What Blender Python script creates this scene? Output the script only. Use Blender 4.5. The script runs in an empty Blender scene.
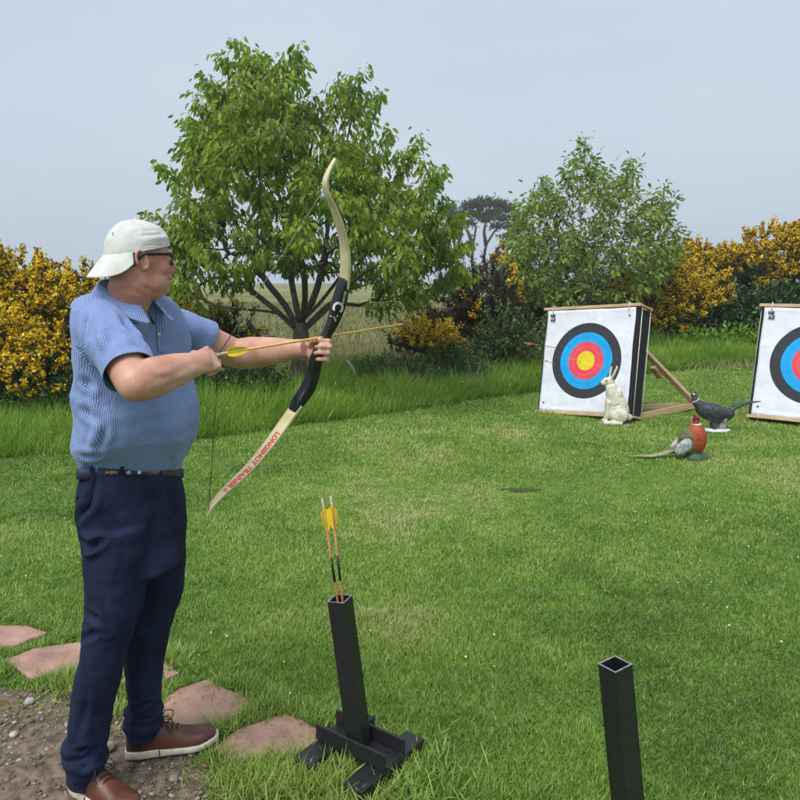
import bpy, bmesh, math, random
import numpy as np
from mathutils import Vector, Matrix

random.seed(7)
rng = np.random.default_rng(11)
scene = bpy.context.scene
COL = scene.collection

# ---------------------------------------------------------------- camera
F_PX, PITCH, CAM_Z = 740.0, math.radians(9.2), 1.6
cam_d = bpy.data.cameras.new('camera')
cam = bpy.data.objects.new('camera', cam_d)
COL.objects.link(cam)
cam.location = (0, 0, CAM_Z)
cam.rotation_euler = (math.pi / 2 - PITCH, 0, 0)
cam_d.sensor_width = 36
cam_d.lens = 36 * F_PX / 800
cam_d.clip_start = 0.05
cam_d.clip_end = 3000
scene.camera = cam

# ---------------------------------------------------------------- light
SUN_EL, SUN_AZ = math.radians(56), math.radians(212)      # azimuth: from behind the camera, to its left
world = bpy.data.worlds.new('World')
scene.world = world
world.use_nodes = True
wn, wl = world.node_tree.nodes, world.node_tree.links
wn.clear()
w_out = wn.new('ShaderNodeOutputWorld')
w_bg = wn.new('ShaderNodeBackground')
w_sky = wn.new('ShaderNodeTexSky')
w_sky.sky_type = 'NISHITA'
w_sky.sun_disc = False
w_sky.sun_elevation = SUN_EL
w_sky.sun_rotation = SUN_AZ
w_sky.air_density = 1.0
w_sky.dust_density = 4.0
w_tc = wn.new('ShaderNodeTexCoord')
w_map = wn.new('ShaderNodeMapping')
w_map.inputs['Scale'].default_value = (1.0, 1.0, 3.2)
w_noise = wn.new('ShaderNodeTexNoise')
w_noise.inputs['Scale'].default_value = 1.6
w_noise.inputs['Detail'].default_value = 5
w_noise.inputs['Roughness'].default_value = 0.5
w_ramp = wn.new('ShaderNodeValToRGB')
w_ramp.color_ramp.elements[0].position = 0.32
w_ramp.color_ramp.elements[0].color = (4.0, 4.8, 5.75, 1)
w_ramp.color_ramp.elements[1].position = 0.72
w_ramp.color_ramp.elements[1].color = (4.75, 5.4, 6.15, 1)
w_mix = wn.new('ShaderNodeMixRGB')
w_mix.inputs['Fac'].default_value = 0.93
wl.new(w_tc.outputs['Generated'], w_map.inputs['Vector'])
wl.new(w_map.outputs[0], w_noise.inputs['Vector'])
wl.new(w_noise.outputs[0], w_ramp.inputs['Fac'])
wl.new(w_sky.outputs[0], w_mix.inputs['Color1'])
wl.new(w_ramp.outputs[0], w_mix.inputs['Color2'])
wl.new(w_mix.outputs[0], w_bg.inputs['Color'])
w_bg.inputs['Strength'].default_value = 0.060
wl.new(w_bg.outputs[0], w_out.inputs['Surface'])

sun_d = bpy.data.lights.new('sun', 'SUN')
sun_d.energy = 1.5
sun_d.angle = math.radians(40)
sun_d.color = (1.0, 0.965, 0.91)
sun = bpy.data.objects.new('sun', sun_d)
COL.objects.link(sun)
sd = Vector((math.sin(SUN_AZ) * math.cos(SUN_EL), math.cos(SUN_AZ) * math.cos(SUN_EL), math.sin(SUN_EL)))
sun.rotation_euler = sd.to_track_quat('Z', 'Y').to_euler()
sun.location = (0, 0, 20)

vs = scene.view_settings
vs.view_transform = 'Standard'
vs.look = 'None'
vs.gamma = 1
vs.use_curve_mapping = False
vs.exposure = 1.22
scene.render.resolution_x = scene.render.resolution_y = 1024

# ---------------------------------------------------------------- helpers
def rnd(a, b): return a + (b - a) * random.random()

def ray(px, py):
    u, v = (px - 400) / F_PX, (400 - py) / F_PX
    c, s = math.cos(PITCH), math.sin(PITCH)
    return Vector((u, c + v * s, -s + v * c))

def W(px, py, Y):                       # world point seen at a pixel, Y metres in front
    d = ray(px, py)
    return Vector((0, 0, CAM_Z)) + d * (Y / d.y)

def G(px, py, z=0.0):                   # ground point seen at a pixel
    d = ray(px, py)
    return Vector((0, 0, CAM_Z)) + d * ((z - CAM_Z) / d.z)

def smooth(a, b, x):
    t = np.clip((np.asarray(x, float) - a) / (b - a), 0, 1)
    return t * t * (3 - 2 * t)

def _hash(i, j, k=0):
    n = (i * 374761393 + j * 668265263 + k * 2147483647) & 0xffffffff
    n = ((n ^ (n >> 13)) * 1274126177) & 0xffffffff
    n = n ^ (n >> 16)
    return (n & 0xffff) / 65535.0

def noise2(x, y, seed=0):
    x = np.asarray(x, float); y = np.asarray(y, float)
    i = np.floor(x).astype(np.int64); j = np.floor(y).astype(np.int64)
    fx, fy = x - i, y - j
    fx = fx * fx * (3 - 2 * fx); fy = fy * fy * (3 - 2 * fy)
    a, b = _hash(i, j, seed), _hash(i + 1, j, seed)
    c, d = _hash(i, j + 1, seed), _hash(i + 1, j + 1, seed)
    return (a * (1 - fx) + b * fx) * (1 - fy) + (c * (1 - fx) + d * fx) * fy

def fbm(x, y, seed=0, o=4):
    s = 0; a = 1; t = 0
    for k in range(o):
        s = s + a * noise2(np.asarray(x) * 2 ** k, np.asarray(y) * 2 ** k, seed + k); t += a; a *= .5
    return s / t

def noise3(p, sc, seed=0):              # cheap 3-d noise out of three 2-d ones
    return (noise2(p[:, 0] * sc + 3.1, p[:, 1] * sc + p[:, 2] * sc * .73, seed)
            + noise2(p[:, 1] * sc + 7.7, p[:, 2] * sc - p[:, 0] * sc * .61, seed + 5)
            + noise2(p[:, 2] * sc + 1.3, p[:, 0] * sc + p[:, 1] * sc * .57, seed + 9)) / 3

def tag(o, label=None, cat=None, group=None, kind=None):
    if label: o['label'] = label
    if cat: o['category'] = cat
    if group: o['group'] = group
    if kind: o['kind'] = kind
    return o

def empty(name, loc=(0, 0, 0), rz=0.0):
    o = bpy.data.objects.new(name, None)
    o.location = loc
    o.rotation_euler = (0, 0, rz)
    o.empty_display_size = .1
    COL.objects.link(o)
    return o

def link_mesh(name, me, mat, parent=None, smooth_shade=False):
    o = bpy.data.objects.new(name, me)
    if mat is not None:
        me.materials.clear()
        for m in (mat if isinstance(mat, (list, tuple)) else [mat]): me.materials.append(m)
    if smooth_shade:
        me.polygons.foreach_set('use_smooth', np.ones(len(me.polygons), bool))
    COL.objects.link(o)
    if parent is not None: o.parent = parent
    return o

class MB:
    def __init__(s): s.v = []; s.f = []
    def add(s, v, f):
        n = len(s.v)
        s.v += [tuple(p) for p in v]
        s.f += [tuple(i + n for i in q) for q in f]
        return s
    def box(s, c, sz, M=None, bev=0.0):
        x, y, z = sz[0] / 2, sz[1] / 2, sz[2] / 2
        if bev > 0:
            bm = bmesh.new()
            bmesh.ops.create_cube(bm, size=1)
            for q in bm.verts: q.co = Vector((q.co.x * sz[0], q.co.y * sz[1], q.co.z * sz[2]))
            bmesh.ops.bevel(bm, geom=list(bm.edges), offset=bev, segments=2, affect='EDGES', profile=.5)
            bm.verts.index_update()
            v = [q.co.copy() for q in bm.verts]; f = [[q.index for q in p.verts] for p in bm.faces]
            bm.free()
        else:
            v = [Vector((a * x, b * y, d * z)) for a in (-1, 1) for b in (-1, 1) for d in (-1, 1)]
            f = [(0, 1, 3, 2), (4, 6, 7, 5), (0, 4, 5, 1), (2, 3, 7, 6), (0, 2, 6, 4), (1, 5, 7, 3)]
        c = Vector(c)
        if M is None: v = [q + c for q in v]
        else: v = [M @ q + c for q in v]
        return s.add(v, f)
    def bar(s, a, b, w, h, up=(0, 0, 1), bev=0.0):
        a, b = Vector(a), Vector(b)
        d = (b - a); L = d.length; d.normalize()
        sd_ = d.cross(Vector(up)).normalized(); u = sd_.cross(d)
        M = Matrix((d, sd_, u)).transposed()
        return s.box((a + b) / 2, (L, w, h), M, bev)
    def loft(s, rings, caps=True):
        n = len(rings[0]); v = [p for r in rings for p in r]; f = []
        for i in range(len(rings) - 1):
            for k in range(n):
                f.append((i * n + k, i * n + (k + 1) % n, (i + 1) * n + (k + 1) % n, (i + 1) * n + k))
        if caps:
            f.append(tuple(reversed(range(n)))); m = (len(rings) - 1) * n
            f.append(tuple(range(m, m + n)))
        return s.add(v, f)
    def tube(s, pts, r, n=10, up=None, flat=1.0, caps=True):
        pts = [Vector(p) for p in pts]
        if not hasattr(r, '__len__'): r = [r] * len(pts)
        rings = []; u = Vector(up) if up is not None else None
        for i, p in enumerate(pts):
            t = (pts[min(i + 1, len(pts) - 1)] - pts[max(i - 1, 0)])
            if t.length < 1e-9: t = Vector((0, 0, 1))
            t.normalize()
            if u is None:
                u = Vector((0, 0, 1)) if abs(t.z) < .9 else Vector((1, 0, 0))
            u = (u - t * u.dot(t))
            if u.length < 1e-6: u = t.orthogonal()
            u.normalize()
            w = t.cross(u)
            ri = r[i]
            ra, rb = (ri if isinstance(ri, (tuple, list)) else (ri, ri * flat))
            rings.append([p + u * (ra * math.cos(2 * math.pi * k / n)) + w * (rb * math.sin(2 * math.pi * k / n)) for k in range(n)])
        return s.loft(rings, caps)
    def blob(s, c, ax, n=12, m=8):      # ellipsoid, ax = three axis vectors
        c = Vector(c); A = [Vector(a) for a in ax]
        v = [c - A[2]]; f = []
        for i in range(1, m):
            th = math.pi * i / m
            for k in range(n):
                ph = 2 * math.pi * k / n
                v.append(c + A[0] * (math.sin(th) * math.cos(ph)) + A[1] * (math.sin(th) * math.sin(ph)) - A[2] * math.cos(th))
        v.append(c + A[2])
        for k in range(n):
            f.append((0, 1 + (k + 1) % n, 1 + k))
            e = 1 + (m - 2) * n
            f.append((e + k, e + (k + 1) % n, len(v) - 1))
        for i in range(m - 2):
            for k in range(n):
                a = 1 + i * n
                f.append((a + k, a + (k + 1) % n, a + n + (k + 1) % n, a + n + k))
        return s.add(v, f)
    def sph(s, c, r, n=10, m=7):
        return s.blob(c, ((r, 0, 0), (0, r, 0), (0, 0, r)), n, m)
    def mesh(s, name='m'):
        me = bpy.data.meshes.new(name)
        me.from_pydata([tuple(p) for p in s.v], [], s.f)
        me.update()
        return me
    def build(s, name, mat, parent=None, sm=False):
        return link_mesh(name, s.mesh(name), mat, parent, sm)

def fast_mesh(name, V, Fc, attrs=None, fattrs=None):
    me = bpy.data.meshes.new(name)
    V = np.ascontiguousarray(V, np.float32); Fc = np.ascontiguousarray(Fc, np.int32)
    k = Fc.shape[1]
    me.vertices.add(len(V)); me.vertices.foreach_set('co', V.ravel())
    me.loops.add(Fc.size); me.loops.foreach_set('vertex_index', Fc.ravel())
    me.polygons.add(len(Fc))
    me.polygons.foreach_set('loop_start', np.arange(0, Fc.size, k, dtype=np.int32))
    for nm, arr in (fattrs or {}).items():
        a = me.attributes.new(nm, 'FLOAT', 'FACE'); a.data.foreach_set('value', np.ascontiguousarray(arr, np.float32))
    for nm, arr in (attrs or {}).items():
        a = me.attributes.new(nm, 'FLOAT', 'POINT'); a.data.foreach_set('value', np.ascontiguousarray(arr, np.float32))
    me.update(calc_edges=True)
    return me

def scatter(name, tv, tf, P, D, U, S, tint, SW=None):
    """One mesh out of many copies of a small template. D = long axis (x), U = up hint (z)."""
    P = np.asarray(P, float); D = np.asarray(D, float); U = np.asarray(U, float)
    D = D / np.maximum(np.linalg.norm(D, axis=1, keepdims=True), 1e-9)
    Sd = np.cross(U, D); Sd /= np.maximum(np.linalg.norm(Sd, axis=1, keepdims=True), 1e-9)
    N = np.cross(D, Sd)
    tv = np.asarray(tv, float); tf = np.asarray(tf, int)
    S = np.asarray(S, float)[:, None, None]
    SWx = S if SW is None else np.asarray(SW, float)[:, None, None]
    V = P[:, None, :] + tv[None, :, 0:1] * D[:, None, :] * S + tv[None, :, 1:2] * Sd[:, None, :] * SWx + tv[None, :, 2:3] * N[:, None, :] * S
    n, k = len(P), len(tv)
    Fc = tf[None] + (np.arange(n) * k)[:, None, None]
    return fast_mesh(name, V.reshape(-1, 3), Fc.reshape(-1, tf.shape[1]), fattrs={'tint': np.repeat(tint, len(tf))})

def fuse(mb, voxel, it=3, fac=.5):
    me = mb.mesh('tmp')
    o = bpy.data.objects.new('tmp', me); COL.objects.link(o)
    m = o.modifiers.new('r', 'REMESH'); m.mode = 'VOXEL'; m.voxel_size = voxel
    if it:
        s = o.modifiers.new('s', 'SMOOTH'); s.iterations = it; s.factor = fac
    dg = bpy.context.evaluated_depsgraph_get()
    dg.update()
    out = bpy.data.meshes.new_from_object(o.evaluated_get(dg))
    bpy.data.objects.remove(o); bpy.data.meshes.remove(me)
    return out

def apply_mods(o):
    dg = bpy.context.evaluated_depsgraph_get(); dg.update()
    me = bpy.data.meshes.new_from_object(o.evaluated_get(dg))
    o.modifiers.clear(); o.data = me
    return o

def get_co(me):
    a = np.empty(len(me.vertices) * 3, np.float32); me.vertices.foreach_get('co', a); return a.reshape(-1, 3).astype(float)
def get_no(me):
    a = np.empty(len(me.vertices) * 3, np.float32); me.vertices.foreach_get('normal', a); return a.reshape(-1, 3).astype(float)
def set_co(me, a):
    me.vertices.foreach_set('co', np.ascontiguousarray(a, np.float32).ravel()); me.update()

def folds(me, lines):
    """Push cloth in or out along 3-d lines: (points, depth, width)."""
    co, no = get_co(me), get_no(me)
    disp = np.zeros(len(co))
    for pts, dep, wid in lines:
        best = np.full(len(co), 1e9); tt = np.zeros(len(co))
        pts = [np.array(p) for p in pts]; m = len(pts) - 1
        for i in range(m):
            a, b = pts[i], pts[i + 1]; ab = b - a
            t = np.clip(((co - a) @ ab) / (ab @ ab), 0, 1)
            d = np.linalg.norm(co - (a + t[:, None] * ab), axis=1)
            k = d < best; best[k] = d[k]; tt[k] = (i + t[k]) / m
        fade = np.sin(np.pi * np.clip(tt * .9 + .05, 0, 1)) ** .6
        x = best / wid
        disp += 1.5 * dep * fade * (np.exp(-x * x) - .45 * np.exp(-(x - 1.9) ** 2))
    set_co(me, co + no * disp[:, None])

def cut(me, centre, normal, reach, depth=.07, off=None):
    """Open a tube: drop what lies just beyond a plane, near the tube's axis."""
    bm = bmesh.new(); bm.from_mesh(me)
    c, n = Vector(centre), Vector(normal).normalized()
    def near(f):
        q = f.calc_center_median() - c; t = q.dot(n)
        return -.02 < t < depth and (q - n * t).length < reach and (off is None or q.dot(off[0]) < off[1])
    fs = [f for f in bm.faces if near(f)]
    geom = list({v for f in fs for v in f.verts} | {e for f in fs for e in f.edges} | set(fs))
    bmesh.ops.bisect_plane(bm, geom=geom, plane_co=c, plane_no=n, dist=1e-5)
    kill = [f for f in bm.faces if near(f) and (f.calc_center_median() - c).dot(n) > 1e-5]
    bmesh.ops.delete(bm, geom=kill, context='FACES')
    bm.to_mesh(me); bm.free(); me.update()

# ---------------------------------------------------------------- materials
def new_mat(name):
    m = bpy.data.materials.new(name); m.use_nodes = True
    return m, m.node_tree.nodes, m.node_tree.links, m.node_tree.nodes['Principled BSDF']

def mat_noise(name, c1, c2, scale=20, rough=.8, bump=0.0, bscale=None, detail=5, metal=0.0, spec=.5, stretch=None, p0=.35, p1=.65, bdist=.01):
    m, n, l, b = new_mat(name)
    tc = n.new('ShaderNodeTexCoord'); mp = n.new('ShaderNodeMapping')
    if stretch: mp.inputs['Scale'].default_value = stretch
    tx = n.new('ShaderNodeTexNoise'); tx.inputs['Scale'].default_value = scale; tx.inputs['Detail'].default_value = detail
    rp = n.new('ShaderNodeValToRGB')
    rp.color_ramp.elements[0].position = p0; rp.color_ramp.elements[0].color = (*c1, 1)
    rp.color_ramp.elements[1].position = p1; rp.color_ramp.elements[1].color = (*c2, 1)
    l.new(tc.outputs['Object'], mp.inputs[0]); l.new(mp.outputs[0], tx.inputs['Vector']); l.new(tx.outputs[0], rp.inputs[0]); l.new(rp.outputs[0], b.inputs['Base Color'])
    b.inputs['Roughness'].default_value = rough; b.inputs['Metallic'].default_value = metal
    b.inputs['Specular IOR Level'].default_value = spec
    if bump:
        t2 = n.new('ShaderNodeTexNoise'); t2.inputs['Scale'].default_value = bscale or scale * 2; t2.inputs['Detail'].default_value = 6
        bp = n.new('ShaderNodeBump'); bp.inputs['Strength'].default_value = bump; bp.inputs['Distance'].default_value = bdist
        l.new(mp.outputs[0], t2.inputs['Vector']); l.new(t2.outputs[0], bp.inputs['Height']); l.new(bp.outputs[0], b.inputs['Normal'])
    return m

def mat_leaf(name, stops, trans=.35, rough=.55, spec=.3):
    """Leaf or blade: its own colour picked by the tint of each leaf, some light coming through."""
    m, n, l, b = new_mat(name)
    at = n.new('ShaderNodeAttribute'); at.attribute_name = 'tint'
    rp = n.new('ShaderNodeValToRGB')
    el = rp.color_ramp.elements
    el[0].position, el[0].color = stops[0][0], (*stops[0][1], 1)
    el[1].position, el[1].color = stops[-1][0], (*stops[-1][1], 1)
    for p, c in stops[1:-1]:
        e = el.new(p); e.color = (*c, 1)
    l.new(at.outputs['Fac'], rp.inputs[0])
    l.new(rp.outputs[0], b.inputs['Base Color'])
    b.inputs['Roughness'].default_value = rough; b.inputs['Specular IOR Level'].default_value = spec
    tr = n.new('ShaderNodeBsdfTranslucent'); mx = n.new('ShaderNodeMixShader'); mx.inputs[0].default_value = trans
    l.new(rp.outputs[0], tr.inputs['Color'])
    l.new(b.outputs[0], mx.inputs[1]); l.new(tr.outputs[0], mx.inputs[2])
    l.new(mx.outputs[0], n['Material Output'].inputs['Surface'])
    return m

M = {}
M['soil'] = mat_noise('lawn soil and thatch', (.035, .055, .014), (.075, .115, .03), 14, .95, .6, 90)
M['path'] = mat_noise('gritty path earth', (.075, .054, .036), (.21, .16, .11), 30, .95, .9, 140, detail=9, bdist=.006)
M['pebble'] = mat_leaf('pebbles', [(0, (.08, .06, .042)), (.5, (.18, .14, .10)), (.85, (.26, .22, .18)), (1, (.38, .35, .30))], 0, .85)
M['slab'] = mat_noise('red sandstone slab', (.25, .15, .118), (.46, .27, .205), 9, .8, .8, 55, detail=9, p0=.3, p1=.72, bdist=.008)
M['grass'] = mat_leaf('mown grass blades', [(0, (.085, .165, .025)), (.35, (.170, .30, .038)), (.62, (.265, .405, .062)), (.85, (.39, .46, .12)), (1, (.52, .49, .26))], .35, .42, .5)
M['verge'] = mat_leaf('tall verge grass', [(0, (.08, .17, .018)), (.4, (.19, .35, .035)), (.75, (.29, .46, .06)), (1, (.42, .52, .15))], .4)
M['straw'] = mat_leaf('dry grass', [(0, (.12, .15, .045)), (.4, (.22, .24, .085)), (.7, (.36, .31, .15)), (1, (.22, .28, .07))], .3)
M['weed'] = mat_leaf('grey green weeds', [(0, (.04, .085, .02)), (.5, (.09, .15, .045)), (1, (.19, .24, .11))], .3)
M['cherry'] = mat_leaf('cherry leaves', [(0, (.05, .105, .012)), (.35, (.15, .25, .022)), (.7, (.27, .39, .035)), (1, (.44, .52, .07))], .5, .45, .4)
M['sapling'] = mat_leaf('young tree leaves', [(0, (.08, .14, .018)), (.5, (.19, .29, .038)), (1, (.34, .44, .08))], .4, .45, .4)
M['bark'] = mat_noise('bark', (.035, .028, .022), (.11, .09, .07), 18, .9, .8, 60, stretch=(3, 3, .6))
M['pale_bark'] = mat_noise('pale stem bark', (.10, .09, .07), (.20, .18, .15), 18, .9, .5, 60)
M['gorse'] = mat_leaf('gorse spines', [(0, (.016, .028, .010)), (.5, (.035, .062, .018)), (.85, (.07, .095, .03)), (1, (.11, .085, .045))], .15, .7)
M['dead_gorse'] = mat_leaf('dead gorse spines', [(0, (.022, .018, .012)), (.5, (.06, .045, .028)), (1, (.13, .095, .06))], .1, .8)
M['gorse_flower'] = mat_leaf('gorse flowers', [(0, (.78, .47, .010)), (.5, (.92, .62, .015)), (1, (.94, .76, .06))], .25, .6)
M['ivy'] = mat_leaf('dark broad leaves', [(0, (.018, .045, .012)), (.5, (.035, .085, .02)), (1, (.09, .16, .05))], .2, .4, .5)
M['pine'] = mat_leaf('pine needles', [(0, (.03, .05, .015)), (.5, (.06, .09, .025)), (1, (.12, .15, .045))], .1, .8)
M['white_flower'] = mat_noise('white petals', (.7, .7, .66), (.8, .8, .76), 30, .6)
M['dandelion'] = mat_noise('yellow petals', (.7, .5, .02), (.8, .6, .05), 30, .6)
# ---------------------------------------------------------------- terrain
EDGE_X = np.array([-14, -8, -5, -3.65, -3.02, -2.03, -1.12, 0.0, 0.95, 2.03, 4.59, 7.03, 8.12, 12, 30])
EDGE_Y = np.array([6.3, 6.2, 6.35, 6.57, 6.81, 7.34, 8.13, 8.96, 9.88, 10.6, 12.97, 14.4, 14.8, 15.6, 17])
def edge_y(x):
    return np.interp(x, EDGE_X, EDGE_Y) + .12 * (fbm(np.asarray(x) * 1.3, np.asarray(x) * 0 + 3, 4) - .5)
def H(x, y):
    x = np.asarray(x, float); y = np.asarray(y, float)
    d = y - np.interp(x, EDGE_X, EDGE_Y)
    h = .14 * smooth(0, 1.8, d) + .25 * smooth(1.5, 6, d) * smooth(1, 6, x)
    h = h + .86 * smooth(14, 58, y) - .75 * smooth(62, 120, y)
    h = h + .035 * (fbm(x * .35, y * .35, 2) - .5) * smooth(2.5, 6, y) * smooth(40, 10, y)
    return h
def Hs(x, y): return float(H(np.array([x]), np.array([y]))[0])

def grid_axis(segs):
    out = [segs[0][0]]
    for a, b, st in segs:
        n = max(1, int(round((b - a) / st))); out += list(np.linspace(a, b, n + 1)[1:])
    return np.array(out)
gx = grid_axis([(-300, -40, 20), (-40, -12, 2), (-12, 12, .2), (12, 40, 2), (40, 300, 20)])
gy = grid_axis([(-20, -1, 1.5), (-1, 18, .2), (18, 70, 1.5), (70, 320, 12)])
X, Y = np.meshgrid(gx, gy)
V = np.stack([X, Y, H(X, Y)], -1).reshape(-1, 3)
nx, ny = len(gx), len(gy)
ii, jj = np.meshgrid(np.arange(nx - 1), np.arange(ny - 1))
a = (jj * nx + ii).ravel()
me = fast_mesh('ground', V, np.stack([a, a + 1, a + nx + 1, a + nx], 1))
# ground material: soil under the lawn near, dry meadow colours far out
m, n, l, b = new_mat('ground cover')
tc = n.new('ShaderNodeTexCoord'); sp = n.new('ShaderNodeSeparateXYZ'); l.new(tc.outputs['Object'], sp.inputs[0])
t1 = n.new('ShaderNodeTexNoise'); t1.inputs['Scale'].default_value = 9; t1.inputs['Detail'].default_value = 8; l.new(tc.outputs['Object'], t1.inputs['Vector'])
r1 = n.new('ShaderNodeValToRGB'); r1.color_ramp.elements[0].position = .3; r1.color_ramp.elements[0].color = (.06, .12, .018, 1)
r1.color_ramp.elements[1].position = .7; r1.color_ramp.elements[1].color = (.15, .24, .04, 1); l.new(t1.outputs[0], r1.inputs[0])
mp = n.new('ShaderNodeMapping'); mp.inputs['Scale'].default_value = (.05, .35, 1); l.new(tc.outputs['Object'], mp.inputs[0])
t2 = n.new('ShaderNodeTexNoise'); t2.inputs['Scale'].default_value = 1.0; t2.inputs['Detail'].default_value = 10; t2.inputs['Roughness'].default_value = .65; l.new(mp.outputs[0], t2.inputs['Vector'])
r2 = n.new('ShaderNodeValToRGB'); r2.color_ramp.elements[0].position = .35; r2.color_ramp.elements[0].color = (.115, .155, .05, 1)
r2.color_ramp.elements[1].position = .62; r2.color_ramp.elements[1].color = (.28, .235, .12, 1); l.new(t2.outputs[0], r2.inputs[0])
mr = n.new('ShaderNodeMapRange'); mr.inputs['From Min'].default_value = 11; mr.inputs['From Max'].default_value = 17; l.new(sp.outputs['Y'], mr.inputs['Value'])
mx = n.new('ShaderNodeMixRGB'); l.new(mr.outputs[0], mx.inputs['Fac']); l.new(r1.outputs[0], mx.inputs['Color1']); l.new(r2.outputs[0], mx.inputs['Color2'])
l.new(mx.outputs[0], b.inputs['Base Color']); b.inputs['Roughness'].default_value = .95; b.inputs['Specular IOR Level'].default_value = .1
bp = n.new('ShaderNodeBump'); bp.inputs['Strength'].default_value = .6; bp.inputs['Distance'].default_value = .02; l.new(t1.outputs[0], bp.inputs['Height']); l.new(bp.outputs[0], b.inputs['Normal'])
tag(link_mesh('ground', me, m, None, True), kind='structure')

# ---------------------------------------------------------------- path and slabs
PATH = [G(-260, 640), G(-30, 668), G(12, 692), G(60, 690), G(112, 700), G(150, 718), G(185, 748), G(222, 768), G(262, 784), G(290, 815), G(300, 900), G(250, 1200), G(-900, 1200), G(-900, 760)]
PATH = [(p.x, p.y) for p in PATH]
SLABS = [
    [(-70, 640), (-30, 630), (28, 629), (48, 636), (18, 648), (-40, 655)],
    [(6, 663), (34, 652), (84, 645), (114, 650), (100, 668), (54, 680), (30, 682)],
    [(110, 690), (108, 673), (138, 662), (166, 665), (178, 677), (152, 689)],
    [(156, 710), (178, 693), (207, 683), (253, 705), (244, 717), (196, 742), (168, 742)],
    [(213, 754), (236, 734), (284, 718), (333, 737), (324, 749), (262, 763), (236, 769)]]
def inpoly(x, y, poly):
    x = np.asarray(x); y = np.asarray(y); c = np.zeros(x.shape, bool); n = len(poly)
    for i in range(n):
        x1, y1 = poly[i]; x2, y2 = poly[i - 1]
        k = ((y1 > y) != (y2 > y)) & (x < (x2 - x1) * (y - y1) / ((y2 - y1) + 1e-12) + x1)
        c ^= k
    return c
def polydist(x, y, poly):
    d = np.full(np.shape(x), 1e9); n = len(poly)
    for i in range(n):
        ax_, ay = poly[i - 1]; bx, by = poly[i]
        t = np.clip(((x - ax_) * (bx - ax_) + (y - ay) * (by - ay)) / ((bx - ax_) ** 2 + (by - ay) ** 2 + 1e-12), 0, 1)
        d = np.minimum(d, np.hypot(x - ax_ - t * (bx - ax_), y - ay - t * (by - ay)))
    return np.where(inpoly(x, y, poly), -d, d)
slab_w = [[(G(*p).x, G(*p).y) for p in s] for s in SLABS]
# path: a fine sheet, lumpy, ending in an uneven line
px_ = np.arange(-3.2, .1, .012); py_ = np.arange(1.0, 3.35, .012)
PX, PY = np.meshgrid(px_, py_)
dpath = polydist(PX, PY, PATH) + .10 * (fbm(PX * 6, PY * 6, 21) - .5)
keep = dpath < .02
Z = .006 + .012 * (fbm(PX * 5, PY * 5, 31) - .35) + .013 * (fbm(PX * 26, PY * 26, 41, 4) - .5)
Z = np.where(dpath > -.04, np.minimum(Z, .006 - (dpath + .04) * .15), Z)
Z = np.maximum(Z, .0035)
V = np.stack([PX, PY, Z], -1).reshape(-1, 3)
nx = len(px_); ny = len(py_)
ii, jj = np.meshgrid(np.arange(nx - 1), np.arange(ny - 1)); a = (jj * nx + ii).ravel()
q = np.stack([a, a + 1, a + nx + 1, a + nx], 1)
q = q[keep.ravel()[q].all(1)]
used = np.unique(q); mp_ = np.full(len(V), -1); mp_[used] = np.arange(len(used))
tag(link_mesh('path', fast_mesh('path', V[used], mp_[q]), M['path'], None, True), kind='structure')

def stone_template(seed):
    bm = bmesh.new(); bmesh.ops.create_icosphere(bm, subdivisions=1, radius=.5)
    r = random.Random(seed)
    for v in bm.verts: v.co = v.co * r.uniform(.72, 1.12); v.co.z *= .62
    v = [tuple(q.co) for q in bm.verts]; f = [[q.index for q in p.verts] for p in bm.faces]; bm.free()
    return np.array(v), np.array(f)
# loose gravel on the path
N = 50000
x = rng.uniform(-3.1, 0, N); y = rng.uniform(1.2, 3.3, N)
d = polydist(x, y, PATH); k = (d < .01) & (rng.random(N) < .35 + .65 * (fbm(x * 3, y * 3, 8) > .45))
for s in slab_w: k &= polydist(x, y, s) > 0
x, y = x[k], y[k]; n_ = len(x)
sz = .004 + .019 * rng.random(n_) ** 4.2
ang = rng.uniform(0, 6.28, n_)
tv, tf = stone_template(3)
me = scatter('gravel', tv, tf, np.stack([x, y, .008 + sz * .12], 1), np.stack([np.cos(ang), np.sin(ang), rng.uniform(-.3, .3, n_)], 1), np.tile([0, 0, 1.], (n_, 1)), sz, rng.random(n_), sz * rng.uniform(.6, 1, n_))
tag(link_mesh('gravel', me, M['pebble'], None, True), 'loose small stones scattered over the bare earth path', 'gravel', kind='stuff')

slab_labels = ['small red stone slab at the far left edge, behind the others',
               'pale red stone slab just left of the man\'s trouser legs',
               'red stone slab half hidden behind the man\'s two lower legs',
               'grey-stained red stone slab in front of the toe of the man\'s forward shoe',
               'red stone slab nearest to the black arrow stand, topped by grass at its right']
for si, s in enumerate(slab_w):
    cx = sum(p[0] for p in s) / len(s); cy = sum(p[1] for p in s) / len(s)
    out = []
    for i in range(len(s)):
        for t in range(8):
            u = t / 8; a_, b_ = s[i], s[(i + 1) % len(s)]
            xx, yy = a_[0] * (1 - u) + b_[0] * u, a_[1] * (1 - u) + b_[1] * u
            jit = .06 * (float(fbm(np.array(xx * 14), np.array(yy * 14), 5 + si)) - .5)
            out.append((xx + (xx - cx) * jit * 2 + jit * .4, yy + (yy - cy) * jit * 2))
    rings = []
    for sc, z in ((1.0, -.03), (1.0, .012), (.993, .017), (.97, .019)):
        rings.append([(cx + (p[0] - cx) * sc, cy + (p[1] - cy) * sc, z) for p in out])
    for sc in (.9, .8, .7, .6, .5, .4, .3, .2, .1, .03):
        rings.append([(cx + (p[0] - cx) * sc, cy + (p[1] - cy) * sc, .0190 + .006 * (float(fbm(np.array((cx + (p[0] - cx) * sc) * 16), np.array((cy + (p[1] - cy) * sc) * 16), 3)) - .5)) for p in out])
    o = MB().loft(rings).build('paving_slab', M['slab'], None, True)
    tag(o, slab_labels[si], 'paving slab', 'stone slabs laid in the grass along the path')

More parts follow.
